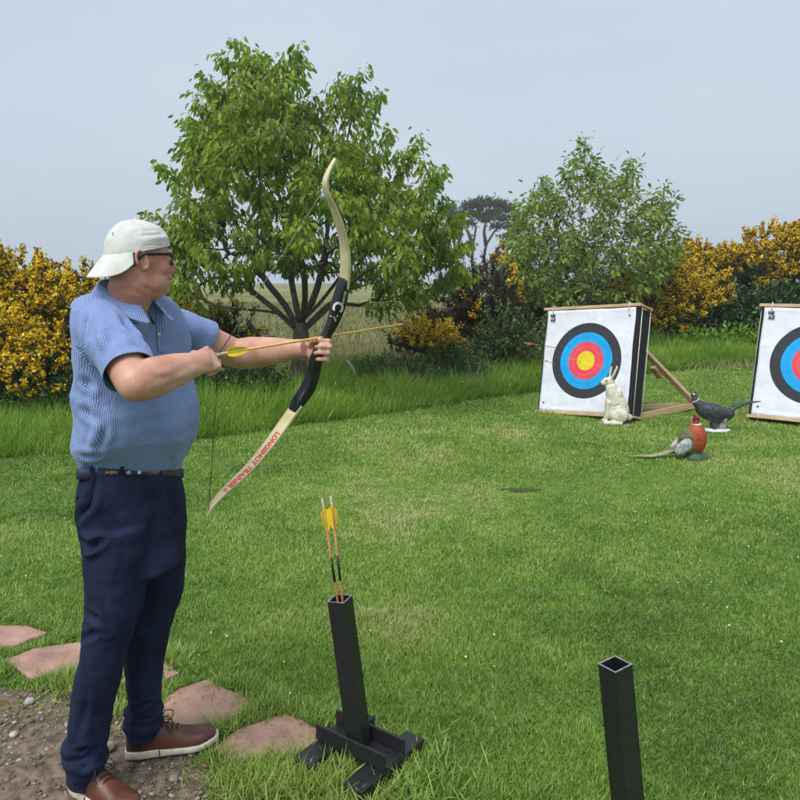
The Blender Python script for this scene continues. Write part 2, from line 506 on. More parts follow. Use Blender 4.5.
# a few bigger stones one can point to
def stone(px, py, size, label, tint, seed):
    bm = bmesh.new(); bmesh.ops.create_icosphere(bm, subdivisions=3, radius=.5)
    for v in bm.verts:
        k_ = .86 + .28 * float(fbm(np.array(v.co.x * 2.2 + seed), np.array(v.co.y * 2.2 + v.co.z * 3), seed)); v.co *= k_ * size; v.co.z *= .72
    me = bpy.data.meshes.new('stone'); bm.to_mesh(me); bm.free()
    p = G(px, py); o = link_mesh('stone', me, tint, None, True); o.location = (p.x, p.y, .006 + size * .27); o.rotation_euler.z = seed
    tag(o, label, 'stone', 'larger stones lying on the path')
st_m = mat_noise('grey stone', (.13, .12, .105), (.33, .31, .28), 30, .85, .5, 90)
st_p = mat_noise('pale stone', (.3, .28, .25), (.5, .48, .44), 40, .85, .5, 90)
stone(174, 783, .034, 'round grey stone on the bare earth below the forward shoe', st_m, 3)
stone(108, 752, .05, 'grey flat stone between the man\'s two shoes', st_m, 5)
stone(30, 705, .035, 'pale stone at the grass edge left of the man\'s rear leg', st_p, 8)
stone(14, 738, .03, 'small pale stone on the earth near the left picture edge', st_p, 12)

# ---------------------------------------------------------------- lawn
BT = np.array([(0, -.5, 0), (0, .5, 0), (.5, -.38, .10), (.5, .38, .10), (1, 0, .34)])
BF = np.array([(0, 1, 3), (0, 3, 2), (2, 3, 4)])
def blades(x, y, h, wd, tint, lean=.55, z0=0.0):
    n_ = len(x); ang = rng.uniform(0, 2 * np.pi, n_); ln = rng.random(n_) ** .8 * lean
    D = np.stack([np.cos(ang) * ln, np.sin(ang) * ln, np.ones(n_)], 1)
    a2 = ang + np.pi
    U = np.stack([np.cos(a2), np.sin(a2), .01 * np.ones(n_)], 1) * -1
    a3 = rng.uniform(-.9, .9, n_) + ang
    U = np.stack([np.cos(a3), np.sin(a3), np.zeros(n_)], 1)
    P = np.stack([x, y, H(x, y) + z0], 1)
    return P, D, U, h, tint, wd
def join_sc(name, parts, mat, label, cat):
    P, D, U, h, t, w = [np.concatenate([p[i] for p in parts]) for i in range(6)]
    me = scatter(name, BT, BF, P, D, U, h, np.clip(t, 0, 1), w)
    return tag(link_mesh(name, me, mat), label, cat, kind='stuff')
def in_frustum(x, y, m_=.7):
    return np.abs(x) < y * .60 + m_
def stand_print(x, y):
    ca, sa = math.cos(math.radians(-36)), math.sin(math.radians(-36)); cx, cy = G(360, 760).x, G(360, 760).y
    u_ = (x - cx) * ca + (y - cy) * sa; v_ = -(x - cx) * sa + (y - cy) * ca
    return (np.abs(np.abs(u_) - .108) < .045) & (np.abs(v_) < .18) | (np.abs(u_) < .16) & (np.abs(v_) < .06)
def bare(x, y):                          # 1 where no grass grows (path, slabs)
    d = polydist(x, y, PATH) + .12 * (fbm(x * 7, y * 7, 9) - .5)
    b_ = d < -.03
    ca, sa = math.cos(math.radians(-36)), math.sin(math.radians(-36)); cx, cy = G(360, 760).x, G(360, 760).y
    u_ = (x - cx) * ca + (y - cy) * sa; v_ = -(x - cx) * sa + (y - cy) * ca
    b_ |= (np.abs(np.abs(u_) - .108) < .04) & (np.abs(v_) < .172) | (np.abs(u_) < .15) & (np.abs(v_) < .05)
    for s in slab_w: b_ |= polydist(x, y, s) + .05 * (fbm(x * 16, y * 16, 19) - .5) < -.006
    return b_
parts = []
for y0, y1, dens in ((1.45, 2.4, 30000), (2.4, 3.4, 23000), (3.4, 5, 13000), (5, 7.5, 7000), (7.5, 11, 3600), (11, 16, 2000)):
    xm = y1 * .6 + 1.7
    N = int(dens * 2 * xm * (y1 - y0))
    x = rng.uniform(-xm, xm, N); y = rng.uniform(y0, y1, N)
    k = in_frustum(x, y, 1.7) & (y < edge_y(x) + .1) & ~bare(x, y)
    x, y = x[k], y[k]
    clump = fbm(x * 9, y * 9, 51, 3); patch = fbm(x * .9, y * .9, 61); fine = fbm(x * 3.1, y * 3.1, 71, 3)
    sc = np.maximum(1, (y / 3.0)) ** .72
    h = (.011 + .015 * rng.random(len(x)) + .024 * np.clip(clump - .48, 0, 1) * 2) * (.8 + .6 * patch) * (1 + .15 * (sc - 1))
    t = .12 + .62 * fine + 1.05 * (patch - .5) + .08 * smooth(4, 8, y) + .35 * (rng.random(len(x)) - .5) + .25 * (clump - .5)
    # worn yellowish patches ahead of the targets
    for cx, cy, rx, ry, am in ((.28, 5.2, .95, .55, .60), (-.2, 5.6, .6, .4, .45), (1.5, 5.6, .8, .3, .18), (2.9, 6.0, .9, .5, .12)):
        wv = np.exp(-(((x - cx) / rx) ** 2 + ((y - cy) / ry) ** 2)) * (.4 + 1.2 * fbm(x * 5, y * 5, 81))
        t = t + am * wv; h = h * (1 - .5 * wv)
    dead = rng.random(len(x)) < .014 + .03 * (fine > .62)
    t = np.where(dead, 1.0, np.minimum(t, .93))
    parts.append(blades(x, y, h, .0036 * sc * rng.uniform(.7, 1.3, len(x)), t, .75))
# longer bright tufts round the slabs and along the earth
x = rng.uniform(-3.4, .6, 420000); y = rng.uniform(1.6, 4.0, 420000)
ds = np.min([np.abs(polydist(x, y, s)) + 10 * (polydist(x, y, s) < -.012) for s in slab_w], 0)
dp = np.abs(polydist(x, y, PATH))
tuft = fbm(x * 6.5, y * 6.5, 91, 3)
k = in_frustum(x, y) & ~bare(x, y) & (((ds < .10) & (tuft > .42)) | ((dp < .09) & (tuft > .5))) & (rng.random(len(x)) < .55)
x, y = x[k], y[k]; tuft = tuft[k]
h = .035 + .055 * rng.random(len(x)) * np.clip((tuft - .3) * 2.2, .2, 1.3)
parts.append(blades(x, y, h, .0048 * rng.uniform(.7, 1.3, len(x)), .25 + .6 * rng.random(len(x)) * tuft * 1.5, 1.0))
# tufts at chosen places: about the stand's feet, beside the slabs
tx, ty, th = [], [], []
for px, py, r_, hh, cnt in ((222, 733, .04, .085, 200), (228, 760, .03, .06, 140), (250, 786, .07, .09, 700), (292, 788, .08, .09, 900), (345, 792, .14, .10, 1200), (400, 780, .12, .08, 800), (260, 712, .05, .07, 260), (92, 742, .05, .05, 60),
                            (106, 690, .10, .08, 600), (60, 690, .10, .06, 300), (150, 700, .06, .06, 260), (345, 742, .08, .06, 300), (235, 690, .07, .06, 300), (118, 712, .05, .07, 300), (200, 771, .05, .03, 200)):
    c = G(px, py)
    tx.append(rng.normal(c.x, r_, cnt)); ty.append(rng.normal(c.y, r_ * .8, cnt)); th.append(hh * rng.uniform(.35, 1.1, cnt))
x, y, h = map(np.concatenate, (tx, ty, th))
k = ~stand_print(x, y); x, y, h = x[k], y[k], h[k]
parts.append(blades(x, y, h, .005 * rng.uniform(.7, 1.3, len(x)), .3 + .55 * rng.random(len(x)), 1.1))
# thin stray grass on the earth
x = rng.uniform(-2.4, -.2, 9000); y = rng.uniform(1.8, 3.0, 9000)
k = (polydist(x, y, PATH) < .0) & (fbm(x * 4, y * 4, 14) > .56)
x, y = x[k], y[k]
parts.append(blades(x, y, .015 + .02 * rng.random(len(x)), np.full(len(x), .004), .5 + .3 * rng.random(len(x)), 1.3))
join_sc('lawn_grass', parts, M['grass'], 'short mown green grass of the archery lawn', 'lawn')
# clover heads and daisies in the lawn
def specks(name, x, y, r_, z0, mat, label, cat):
    n_ = len(x)
    tv, tf = stone_template(9)
    me = scatter(name, tv, tf, np.stack([x, y, H(x, y) + z0], 1), np.tile([1., 0, 0], (n_, 1)), np.tile([0, 0, 1.], (n_, 1)), r_, rng.random(n_))
    tag(link_mesh(name, me, mat), label, cat, kind='stuff')
x = rng.uniform(-4, 7, 900); y = rng.uniform(2.1, 12, 900)
k = in_frustum(x, y) & (y < edge_y(x)) & (fbm(x, y, 33) > .5) & ~bare(x, y); x, y = x[k], y[k]
specks('daisies', x, y, rng.uniform(.007, .015, len(x)), .035, M['white_flower'], 'tiny white daisies dotted over the mown lawn', 'daisies')

# ---------------------------------------------------------------- verge
parts = []; straw = []; weed = []
N = 230000
x = rng.uniform(-8, 12, N); d = rng.random(N) ** 1.1 * 4.2
y = edge_y(x) + d - .05
wid = np.interp(x, [-8, -3, -1.5, 0, 1.5, 4, 12], [2.2, 2.2, 2.6, 2.4, 2.6, 4.2, 4.2])
k = in_frustum(x, y, 1.2) & (d < wid); x, y, d = x[k], y[k], d[k]
cl = fbm(x * 2.2, y * 2.2, 101)
h = (.20 + .15 * smooth(0, .35, d)) * (.45 + 1.1 * cl) * rng.uniform(.6, 1.25, len(x))
parts.append(blades(x, y, h, .008 * (y / 8) * rng.uniform(.7, 1.3, len(x)), .18 + .8 * fbm(x * 1.6, y * 1.6, 111) + .3 * (rng.random(len(x)) - .5) + .12 * smooth(1, 0, d), .8))
join_sc('verge_grass', parts, M['verge'], 'tall bright green grass bank along the edge of the lawn', 'tall grass')
N = 110000
x = rng.uniform(-7, 3.4, N); y = edge_y(x) + rng.uniform(1.3, 8, N)
tan_w = np.exp(-((x - .1) / 1.7) ** 2) + .25
k = in_frustum(x, y, 1) & (rng.random(N) < tan_w * (.3 + fbm(x * 1.3, y * 1.3, 121))); x, y = x[k], y[k]
h = (.09 + .22 * fbm(x * 1.9, y * 1.9, 131)) * rng.uniform(.5, 1.2, len(x))
straw.append(blades(x, y, h, .007 * (y / 8) * rng.uniform(.6, 1.2, len(x)), rng.random(len(x)) * .6 + .5 * fbm(x * 1.5, y * 1.5, 141) - .1, .8))
N = 90000
x = rng.uniform(-14, 10, N); y = rng.uniform(13, 34, N)
k = in_frustum(x, y, 1); x, y = x[k], y[k]
straw.append(blades(x, y, rng.uniform(.10, .26, len(x)), .02 * (y / 16), .15 + .6 * rng.random(len(x)) * (.5 + fbm(x * .2, y * .6, 7)), .7))
join_sc('meadow_grass', straw, M['straw'], 'dry tan and green rough grass of the field beyond the lawn', 'rough grass')
x = rng.uniform(-4, 3, 420); y = edge_y(x) + rng.uniform(.1, 2.2, 420); k = in_frustum(x, y) & (fbm(x * 1.1, y, 5) > .45); x, y = x[k], y[k]
specks('wild_flowers', x, y, rng.uniform(.012, .028, len(x)), rng.uniform(.14, .26, len(x)), M['dandelion'], 'small yellow flowers in the tall grass bank', 'wild flowers')
x = rng.uniform(-4, 3, 420); y = edge_y(x) + rng.uniform(.1, 2.2, 420); k = in_frustum(x, y) & (fbm(x * 1.3, y, 15) > .5); x, y = x[k], y[k]
specks('white_wild_flowers', x, y, rng.uniform(.012, .026, len(x)), rng.uniform(.14, .26, len(x)), M['white_flower'], 'small white flowers in the tall grass bank', 'wild flowers')

# dug dark divot in the lawn
o = MB()
c = G(519, 491)
rings = []
for sc, z in ((1.15, .004), (1, .007), (.6, .009), (.1, .009)):
    rings.append([(c.x + .13 * sc * math.cos(t) * (1 + .25 * math.sin(3 * t)), c.y + .045 * sc * math.sin(t), z + H(np.array(c.x), np.array(c.y))) for t in np.linspace(0, 6.283, 24, endpoint=False)])
tag(o.loft(rings).build('bare_patch', mat_noise('dark turf soil', (.035, .035, .018), (.07, .075, .035), 60, .95, .6, 120), None, True), kind='structure')

# ---------------------------------------------------------------- shrubs
def sprig_template():                    # a spiny sprig: three crossed slivers
    v = []; f = []
    for k_ in range(3):
        t = k_ * 2.094
        c_, s_ = math.cos(t), math.sin(t)
        b0 = len(v)
        v += [(0, -.10 * c_, -.10 * s_), (0, .10 * c_, .10 * s_), (1, .20 * c_ * .3, .2 * s_ * .3)]
        f += [(b0, b0 + 1, b0 + 2)]
        b0 = len(v)
        v += [(.35, 0, 0), (.55, 0, 0), (.85, .38 * c_, .38 * s_)]
        f += [(b0, b0 + 1, b0 + 2)]
    return np.array(v), np.array(f)
SPV, SPF = sprig_template()
PETAL_V = np.array([(0, 0, 0), (.5, .35, .1), (1, 0, .25), (.5, -.35, .1), (.2, 0, .45)]); PETAL_F = np.array([(0, 1, 2), (0, 2, 3), (1, 4, 3)])
LEAF_V = np.array([(0, 0, 0), (.33, .26, .05), (.33, -.26, .05), (.7, .22, -.03), (.7, -.22, -.03), (1.0, 0, -.16), (.5, 0, -.03)])
CHERRY_V = LEAF_V * np.array([1, .78, 1.3]); CHERRY_V[5, 2] = -.30
LEAF_F = np.array([(0, 1, 6), (0, 6, 2), (1, 3, 6), (2, 6, 4), (3, 5, 6), (4, 6, 5)])

def blob_field(spec, Yc, dy):
    """spec: list of (px, py, rx_px, ry_px) -> ellipsoids standing at distance Yc."""
    out = []
    for px, py, rx, ry, *dd in spec:
        y = Yc + (dd[0] if dd else 0)
        c = W(px, py, y); s = y / F_PX
        out.append((np.array(c), np.array([rx * s, dy, ry * s])))
    return out
def shell_points(bl, n_, inner=.55, front=True):
    vol = np.array([e[1][0] * e[1][2] for e in bl]); pick = rng.choice(len(bl), n_, p=vol / vol.sum())
    d = rng.normal(size=(n_, 3)); d /= np.linalg.norm(d, axis=1, keepdims=True)
    d[:, 1] = -np.abs(d[:, 1]) * np.where(rng.random(n_) < .78, 1, -1)
    r_ = 1 - (1 - inner) * rng.random(n_) ** 1.6
    C = np.array([e[0] for e in bl])[pick]; R = np.array([e[1] for e in bl])[pick]
    lump = 1 + .34 * (noise3(C + d * R, 3.2, 5) - .5) + .22 * (noise3(C + d * R, 9.0, 8) - .5)
    P = C + d * R * (r_ * lump)[:, None]
    return P, d, r_
def shoots(bl, n_sh, ln, inner=.5, up=.8, base_z=0.0):
    """Shoots that grow out of a bush: start, direction, length, how far out."""
    P, d, r_ = shell_points(bl, n_sh, inner)
    k = P[:, 2] > base_z; P, d, r_ = P[k], d[k], r_[k]
    D = d + np.array([0, 0, up]) + rng.normal(size=P.shape) * .42
    D /= np.linalg.norm(D, axis=1, keepdims=True)
    L = ln * rng.uniform(.45, 1.0, len(P)) * (1 + .9 * (rng.random(len(P)) > .86))
    return P - D * L[:, None] * .35, D, L
def gorse(bl, base_z, n_sp, n_fl, label, size=.085, flower_top=0.0, dead=False, fl_seed=1, fth=.5, name='gorse_bush', group='yellow flowering gorse bushes round the lawn', cat='gorse bush', sh=.34):
    c0 = np.mean([e[0] for e in bl], 0)
    root = empty(name, (float(c0[0]), float(c0[1]), base_z)); L0 = np.array(root.location)
    tag(root, label, cat, group)
    per = 26
    B, D, Ls = shoots(bl, n_sp // per, sh, base_z=base_z - .02)
    nz = noise3(B, 2.6, fl_seed) * .62 + noise3(B, 9, fl_seed + 3) * .48
    up = (B[:, 2] - base_z) / max(1e-3, (B[:, 2].max() - base_z))
    flo = (nz + .30 * (up - .5) + flower_top * (up - .6)) > fth
    shade = rng.random(len(B))
    def along(idx, cnt, t0, jit):
        i = np.repeat(idx, cnt); t = t0 + (1 - t0) * rng.random(len(i))
        return i, t, B[i] + D[i] * (Ls[i] * t)[:, None] + rng.normal(size=(len(i), 3)) * jit
    i, t, P = along(np.arange(len(B)), per, 0, size * .16)
    DD = D[i] * .8 + rng.normal(size=P.shape) * .75
    tn = .35 * rng.random(len(P)) + .3 * shade[i] + .35 * noise3(P, 4, 3) + .12 * t
    me = scatter('foliage', SPV, SPF, P - L0, DD, rng.normal(size=P.shape), size * rng.uniform(.5, 1.15, len(P)) * (1.15 - .4 * t), tn)
    link_mesh('foliage', me, M['dead_gorse'] if dead else M['gorse'], root)
    idx = np.nonzero(flo)[0]
    if len(idx):
        cnt = max(10, min(70, int(n_fl * 3 / len(idx))))
        i, t, P = along(idx, cnt, .25, size * .22)
        DD = rng.normal(size=P.shape) + D[i] * .6
        me = scatter('flowers', PETAL_V, PETAL_F, P - L0, DD, rng.normal(size=P.shape), rng.uniform(.028, .052, len(P)) * (size / .085) ** .8, np.clip(.6 * rng.random(len(P)) + .5 * shade[i], 0, 1))
        link_mesh('flowers', me, M['gorse_flower'], root)
    mb = MB(); L = Vector(root.location); feet = []
    for e in bl:
        for k_ in range(5):
            x = e[0][0] + rnd(-.5, .5) * e[1][0]; y = e[0][1] + rnd(-.3, .3)
            top = Vector((x + rnd(-.2, .2), y + rnd(-.2, .2), max(base_z + .2, e[0][2] + rnd(-.2, .6) * e[1][2])))
            bot = Vector((e[0][0] * .6 + x * .4, y, base_z - .05))
            mid = (top + bot) / 2 + Vector((rnd(-.12, .12), rnd(-.1, .1), 0))
            mb.tube([bot - L, mid - L, top - L], [.022, .016, .006], 6); feet.append(bot - L)
    feet.sort(key=lambda q: q.x); mb.tube([q - Vector((0, 0, .02)) for q in feet], .03, 5)
    mb.build('stems', M['bark'], root, True)
    return root

gorse(blob_field([(-30, 318, 60, 60), (20, 300, 48, 42), (52, 325, 40, 50), (88, 305, 30, 32, .5), (75, 345, 40, 50), (15, 350, 60, 60)], 9.0, .8), .15, 26000, 15000,
      'big gorse bush thick with yellow flowers behind the man\'s back', fth=.47, flower_top=.1)
gorse(blob_field([(2, 350, 42, 26), (38, 372, 26, 24), (-25, 370, 36, 34)], 7.9, .45), .12, 9000, 11000,
      'low front gorse branch heavy with yellow flowers at the left picture edge', size=.075, fth=.40, flower_top=.2, fl_seed=6)
gorse(blob_field([(190, 345, 48, 42), (228, 335, 32, 24), (150, 340, 40, 50)], 10.6, .6), .15, 15000, 3000,
      'dark gorse with few flowers seen between the man and the cherry trunk', dead=False, fth=.62, fl_seed=4)
gorse(blob_field([(452, 312, 30, 38), (485, 300, 34, 40), (470, 335, 40, 26), (505, 330, 30, 40)], 12.5, .7), .2, 16000, 3600,
      'brown half-dead gorse with a few yellow sprays right of the cherry tree', dead=True, fth=.745, fl_seed=9)
gorse(blob_field([(424, 338, 28, 16), (400, 344, 14, 12), (440, 345, 20, 14)], 11.2, .35), .12, 5000, 3600,
      'small low gorse clump with yellow flowers just past the arrow tip', size=.06, fth=.57, fl_seed=2)
gorse(blob_field([(520, 290, 40, 48), (560, 290, 50, 55), (540, 325, 60, 40), (600, 310, 45, 50)], 16.8, 1.0), .45, 24000, 2200,
      'dark dense gorse without many flowers behind the second tree', fth=.76, fl_seed=3, size=.11)
gorse(blob_field([(655, 285, 34, 30), (690, 305, 40, 34), (640, 312, 46, 34), (668, 325, 46, 22)], 16.2, .9), .5, 22000, 24000,
      'rounded gorse bush covered in yellow flowers between the two targets', fth=.40, fl_seed=7, size=.10)
gorse(blob_field([(715, 285, 40, 34), (690, 275, 32, 28), (735, 305, 40, 36)], 18.2, .9), .5, 16000, 6000,
      'dark gorse with yellow top sprays left of the right-hand target', fth=.54, fl_seed=8, size=.11, flower_top=.6)
gorse(blob_field([(770, 262, 40, 36), (812, 260, 44, 38), (745, 275, 30, 30), (790, 300, 60, 40), (850, 280, 50, 50)], 17.6, 1.0), .5, 26000, 24000,
      'tallest gorse with bright yellow crown above the right-hand target', fth=.47, fl_seed=5, size=.11, flower_top=.9)

def leafy(name, bl, base_z, n_, mat, size, label, cat, group=None, up=.3):
    c0 = np.mean([e[0] for e in bl], 0)
    root = empty(name, (float(c0[0]), float(c0[1]), base_z)); L = np.array(root.location)
    tag(root, label, cat, group)
    B, SD, Ls = shoots(bl, n_ // 9, size * 4.5, .4, .5 + up, base_z)
    i_ = np.repeat(np.arange(len(B)), 9); t_ = rng.random(len(i_))
    P = B[i_] + SD[i_] * (Ls[i_] * t_)[:, None] + rng.normal(size=(len(i_), 3)) * size * .3
    D = SD[i_] * .5 + rng.normal(size=P.shape) * .8 + np.array([0, 0, up - .2])
    me = scatter('foliage', LEAF_V, LEAF_F, P - L, D, rng.normal(size=P.shape) * .5 + np.array([0, 0, 1]), size * rng.uniform(.5, 1.3, len(P)), rng.random(len(P)) * .6 + .4 * noise3(P, 4, 3))
    link_mesh('foliage', me, mat, root)
    mb = MB(); Lv = Vector(root.location); feet = []
    for e in bl:
        for k_ in range(5):
            x = e[0][0] + rnd(-.6, .6) * e[1][0]
            feet.append(Vector((x, e[0][1] + rnd(-.2, .2), base_z - .03)) - Lv)
            mb.tube([feet[-1], Vector((x + rnd(-.1, .1), e[0][1], e[0][2] + rnd(0, .7) * e[1][2])) - Lv], [.008, .004], 5)
    feet.sort(key=lambda q: q.x); mb.tube(feet, .01, 5)
    mb.build('stems', M['bark'], root)
leafy('leafy_shrub', blob_field([(10, 400, 60, 26), (55, 395, 30, 30), (-35, 395, 40, 34), (90, 400, 40, 26)], 7.9, .4), .1, 15000, M['ivy'], .05,
      'dark green leafy undergrowth below the gorse at the left picture edge', 'shrub')
leafy('leafy_shrub', blob_field([(205, 388, 40, 22), (250, 385, 40, 22)], 8.9, .35), .12, 7000, M['ivy'], .05,
      'low dark undergrowth in the grass under the man\'s stretched arm', 'shrub')
leafy('leafy_hedge', blob_field([(705, 318, 36, 24), (750, 314, 40, 26), (800, 312, 40, 26), (850, 310, 40, 30)], 15.9, .5), .45, 20000, M['ivy'], .085,
      'dark green leafy hedge between the two targets, under the gorse', 'hedge')
leafy('leafy_shrub', blob_field([(500, 345, 24, 40), (522, 352, 24, 30), (482, 360, 20, 24)], 11.6, .35), .16, 5000, M['weed'], .06,
      'grey green wild shrub standing left of the first target', 'shrub', up=1.2)
leafy('leafy_shrub', blob_field([(445, 365, 30, 22), (465, 370, 24, 24)], 10.9, .35), .14, 3200, M['weed'], .05,
      'tangled low weeds with dead stems in the middle of the grass bank', 'shrub', up=1.2)
leafy('leafy_shrub', blob_field([(735, 345, 50, 10), (680, 348, 40, 12), (790, 342, 40, 12)], 15.4, .4), .3, 9000, M['verge'], .09,
      'bright green nettles at the foot of the hedge between the targets', 'nettles', up=1.4)
leafy('leafy_shrub', blob_field([(405, 372, 26, 14), (375, 370, 22, 12), (425, 376, 20, 12)], 10.3, .4), .12, 2600, M['weed'], .05,
      'low grey green scrub under the small yellow gorse clump', 'shrub', up=1.2)
leafy('leafy_shrub', blob_field([(540, 362, 30, 24), (560, 350, 30, 30)], 13.2, .5), .25, 5000, M['weed'], .07,
      'dark green weeds behind the left edge of the first target', 'shrub', up=1.2)
# tall dead stalks
mb = MB()
for k_ in range(130):
    px = rnd(345, 490); p = W(px, rnd(352, 380), rnd(9.9, 11.6)); p.z = Hs(p.x, p.y) - .02
    q_ = p + Vector((rnd(-.25, .25), rnd(-.1, .1), rnd(.12, .5)))
    mb.tube([p, (p + q_) / 2 + Vector((rnd(-.05, .05), 0, rnd(0, .05))), q_], [.004, .0035, .002], 4)
tag(mb.build('dead_stalks', mat_noise('dead stalks', (.16, .13, .09), (.34, .29, .22), 30, .9), None), 'thin dry grey stalks standing in the rough grass bank', 'dead stalks', kind='stuff')

# ---------------------------------------------------------------- trees
def grow(root_pts, r_base, tips, rng_, limbs=()):
    """root_pts: trunk poly-line; tips: wanted branch ends. Returns branches [(points, radii)] and end list."""
    nodes = [dict(p=Vector(p), d=(Vector(root_pts[min(i + 1, len(root_pts) - 1)]) - Vector(root_pts[max(i - 1, 0)])).normalized(), par=i - 1, n=0) for i, p in enumerate(root_pts)]
    nb = len(nodes); first = max(1, nb - 2); chains = []
    for at, lp in limbs:                        # main limbs, each a smooth line from a trunk node
        par = at if at >= 0 else nb + at; idx = [par]
        P_ = [nodes[par]['p']] + [Vector(q) for q in lp]
        for s_ in range(len(P_) - 1):
            a0 = P_[max(s_ - 1, 0)]; a1 = P_[s_]; a2 = P_[s_ + 1]; a3 = P_[min(s_ + 2, len(P_) - 1)]
            st = max(2, int((a2 - a1).length / .15))
            for u_ in range(1, st + 1):
                t = u_ / st
                p = .5 * (2 * a1 + (a2 - a0) * t + (2 * a0 - 5 * a1 + 4 * a2 - a3) * t * t + (3 * a1 - a0 - 3 * a2 + a3) * t ** 3)
                nodes.append(dict(p=p, d=(p - nodes[par]['p']).normalized(), par=par, n=0)); par = len(nodes) - 1; idx.append(par)
        chains.append(idx); j = par
        while j >= 0: nodes[j]['n'] += 1; j = nodes[j]['par']
    tips = sorted(tips, key=lambda t: (Vector(t) - Vector(root_pts[-1])).length)
    for t in tips:
        t = Vector(t); best = None
        for i in range(first, len(nodes)):
            nd = nodes[i]; v = t - nd['p']; L = v.length
            if L < 1e-3: continue
            c_ = v.normalized().dot(nd['d'])
            cost = L * (1.35 - .6 * c_) + (.6 if c_ < .1 else 0) + (.25 if v.z < -.05 else 0)
            if best is None or cost < best[0]: best = (cost, i)
        i = best[1]; p0 = nodes[i]['p']; L = (t - p0).length
        seg = max(3, int(L / .16)); c1 = p0 + (nodes[i]['d'] * .45 + (t - p0).normalized() * .55) * L * .4
        c2 = t - Vector((0, 0, 1)) * L * .16 - (t - p0) * .2
        idx = [i]; par = i
        for s in range(1, seg + 1):
            u = s / seg
            p = p0 * (1 - u) ** 3 + c1 * 3 * u * (1 - u) ** 2 + c2 * 3 * u * u * (1 - u) + t * u ** 3
            p = p + Vector((rng_.uniform(-1, 1), rng_.uniform(-1, 1), rng_.uniform(-1, 1))) * .02 * (1 if s < seg else 0)
            d_ = (p - nodes[par]['p']).normalized()
            nodes.append(dict(p=p, d=d_, par=par, n=0)); par = len(nodes) - 1; idx.append(par)
        chains.append(idx)
        j = par
        while j >= 0: nodes[j]['n'] += 1; j = nodes[j]['par']
    tot = max(1, nodes[0]['n'])
    def rad(i): return max(.0035, r_base * (max(1, nodes[i]['n']) / tot) ** .52)
    return nodes, chains, rad
def tree(name, base, trunk_pts, r_base, tips, mat_l, leaf, per, droop, label, cat='tree', bark='bark', dens=1.0, fuzz=.07, seed=3, limbs=(), whips=()):
    root = empty(name, base); L = Vector(base); rr = random.Random(seed)
    tag(root, label, cat)
    nodes, chains, rad = grow(trunk_pts, r_base, tips, rr, limbs)
    mb = MB()
    nt = len(trunk_pts)
    mb.tube([nodes[i]['p'] - L for i in range(nt)], [rad(i) * (1.35 if i == 0 else 1) for i in range(nt)], 12)
    mb.build('trunk', M[bark], root, True)
    mb = MB(); pts = []; dirs = []; clump = []
    for c in chains:
        r0 = [min(rad(i), rad(c[1]) * 1.15) for i in c]
        r0[-1] = .002
        mb.tube([nodes[i]['p'] - L for i in c], r0, 6 if r0[0] < .03 else 9)
        L_ = len(c)
        for q, i in enumerate(c[1:]):
            if nodes[i]['n'] > 3: continue
            if q < L_ * .25 and nodes[i]['n'] > 1: continue
            cl = rr.random()
            for z in range(max(1, int(per * dens * rr.uniform(.5, 1.5)))):
                off = Vector((rr.gauss(0, 1), rr.gauss(0, 1), rr.gauss(0, .8))) * fuzz
                pts.append(nodes[i]['p'] + off); dirs.append(off.normalized() * .8 + nodes[i]['d'] * .6 + Vector((0, 0, -droop))); clump.append(cl)
        # side twigs
        for q in range(1, L_ - 1):
            i = c[q]
            if nodes[i]['n'] <= 4 and rr.random() < .55 * dens:
                dv = (nodes[i]['d'] * .7 + Vector((rr.uniform(-1, 1), rr.uniform(-1, 1), rr.uniform(-.3, .8)))).normalized() * rr.uniform(.12, .3)
                p0 = nodes[i]['p']; p1 = p0 + dv
                mb.tube([p0 - L, p1 - L], [.0035, .0015], 4, caps=False)
                cl = rr.random()
                for z in range(int(per * 1.8)):
                    u = rr.uniform(.25, 1.1); off = Vector((rr.gauss(0, 1), rr.gauss(0, 1), rr.gauss(0, 1))) * fuzz * .55
                    pts.append(p0 + dv * u + off); dirs.append(off.normalized() + dv.normalized() * .6 + Vector((0, 0, -droop))); clump.append(cl)
    for tip, dv in whips:                       # straight young shoots hung with leaves
        tip = Vector(tip); dv = Vector(dv); p0 = tip - dv
        mb.tube([p0 - L, tip - L], [.006, .002], 5); cl = rr.random()
        for z in range(int(dv.length * 105 * dens)):
            u = rr.random() ** .8; off = Vector((rr.gauss(0, 1), rr.gauss(0, 1), rr.gauss(0, .6))) * (.024 + .022 * (1 - u))
            pts.append(p0 + dv * u + off); dirs.append(off.normalized() * .9 + dv.normalized() * .2 + Vector((0, 0, -droop * .9))); clump.append(cl)
    mb.build('branches', M[bark], root, True)
    P = np.array([tuple(p) for p in pts]) - np.array(base); D = np.array([tuple(p) for p in dirs])
    n_ = len(P)
    U = rng.normal(size=(n_, 3)) * .5 + np.array([0, 0, .6]) + D * 0
    t = np.clip(.15 + .35 * np.array(clump) + .45 * rng.random(n_) + .3 * (noise3(P, 2.2, 3) - .5), 0, 1)
    me = scatter('leaves', CHERRY_V, LEAF_F, P, D, U, leaf * rng.uniform(.6, 1.25, n_), t)
    link_mesh('leaves', me, M[mat_l], root)
    print(name, 'leaves', n_, 'nodes', len(nodes))
    return root

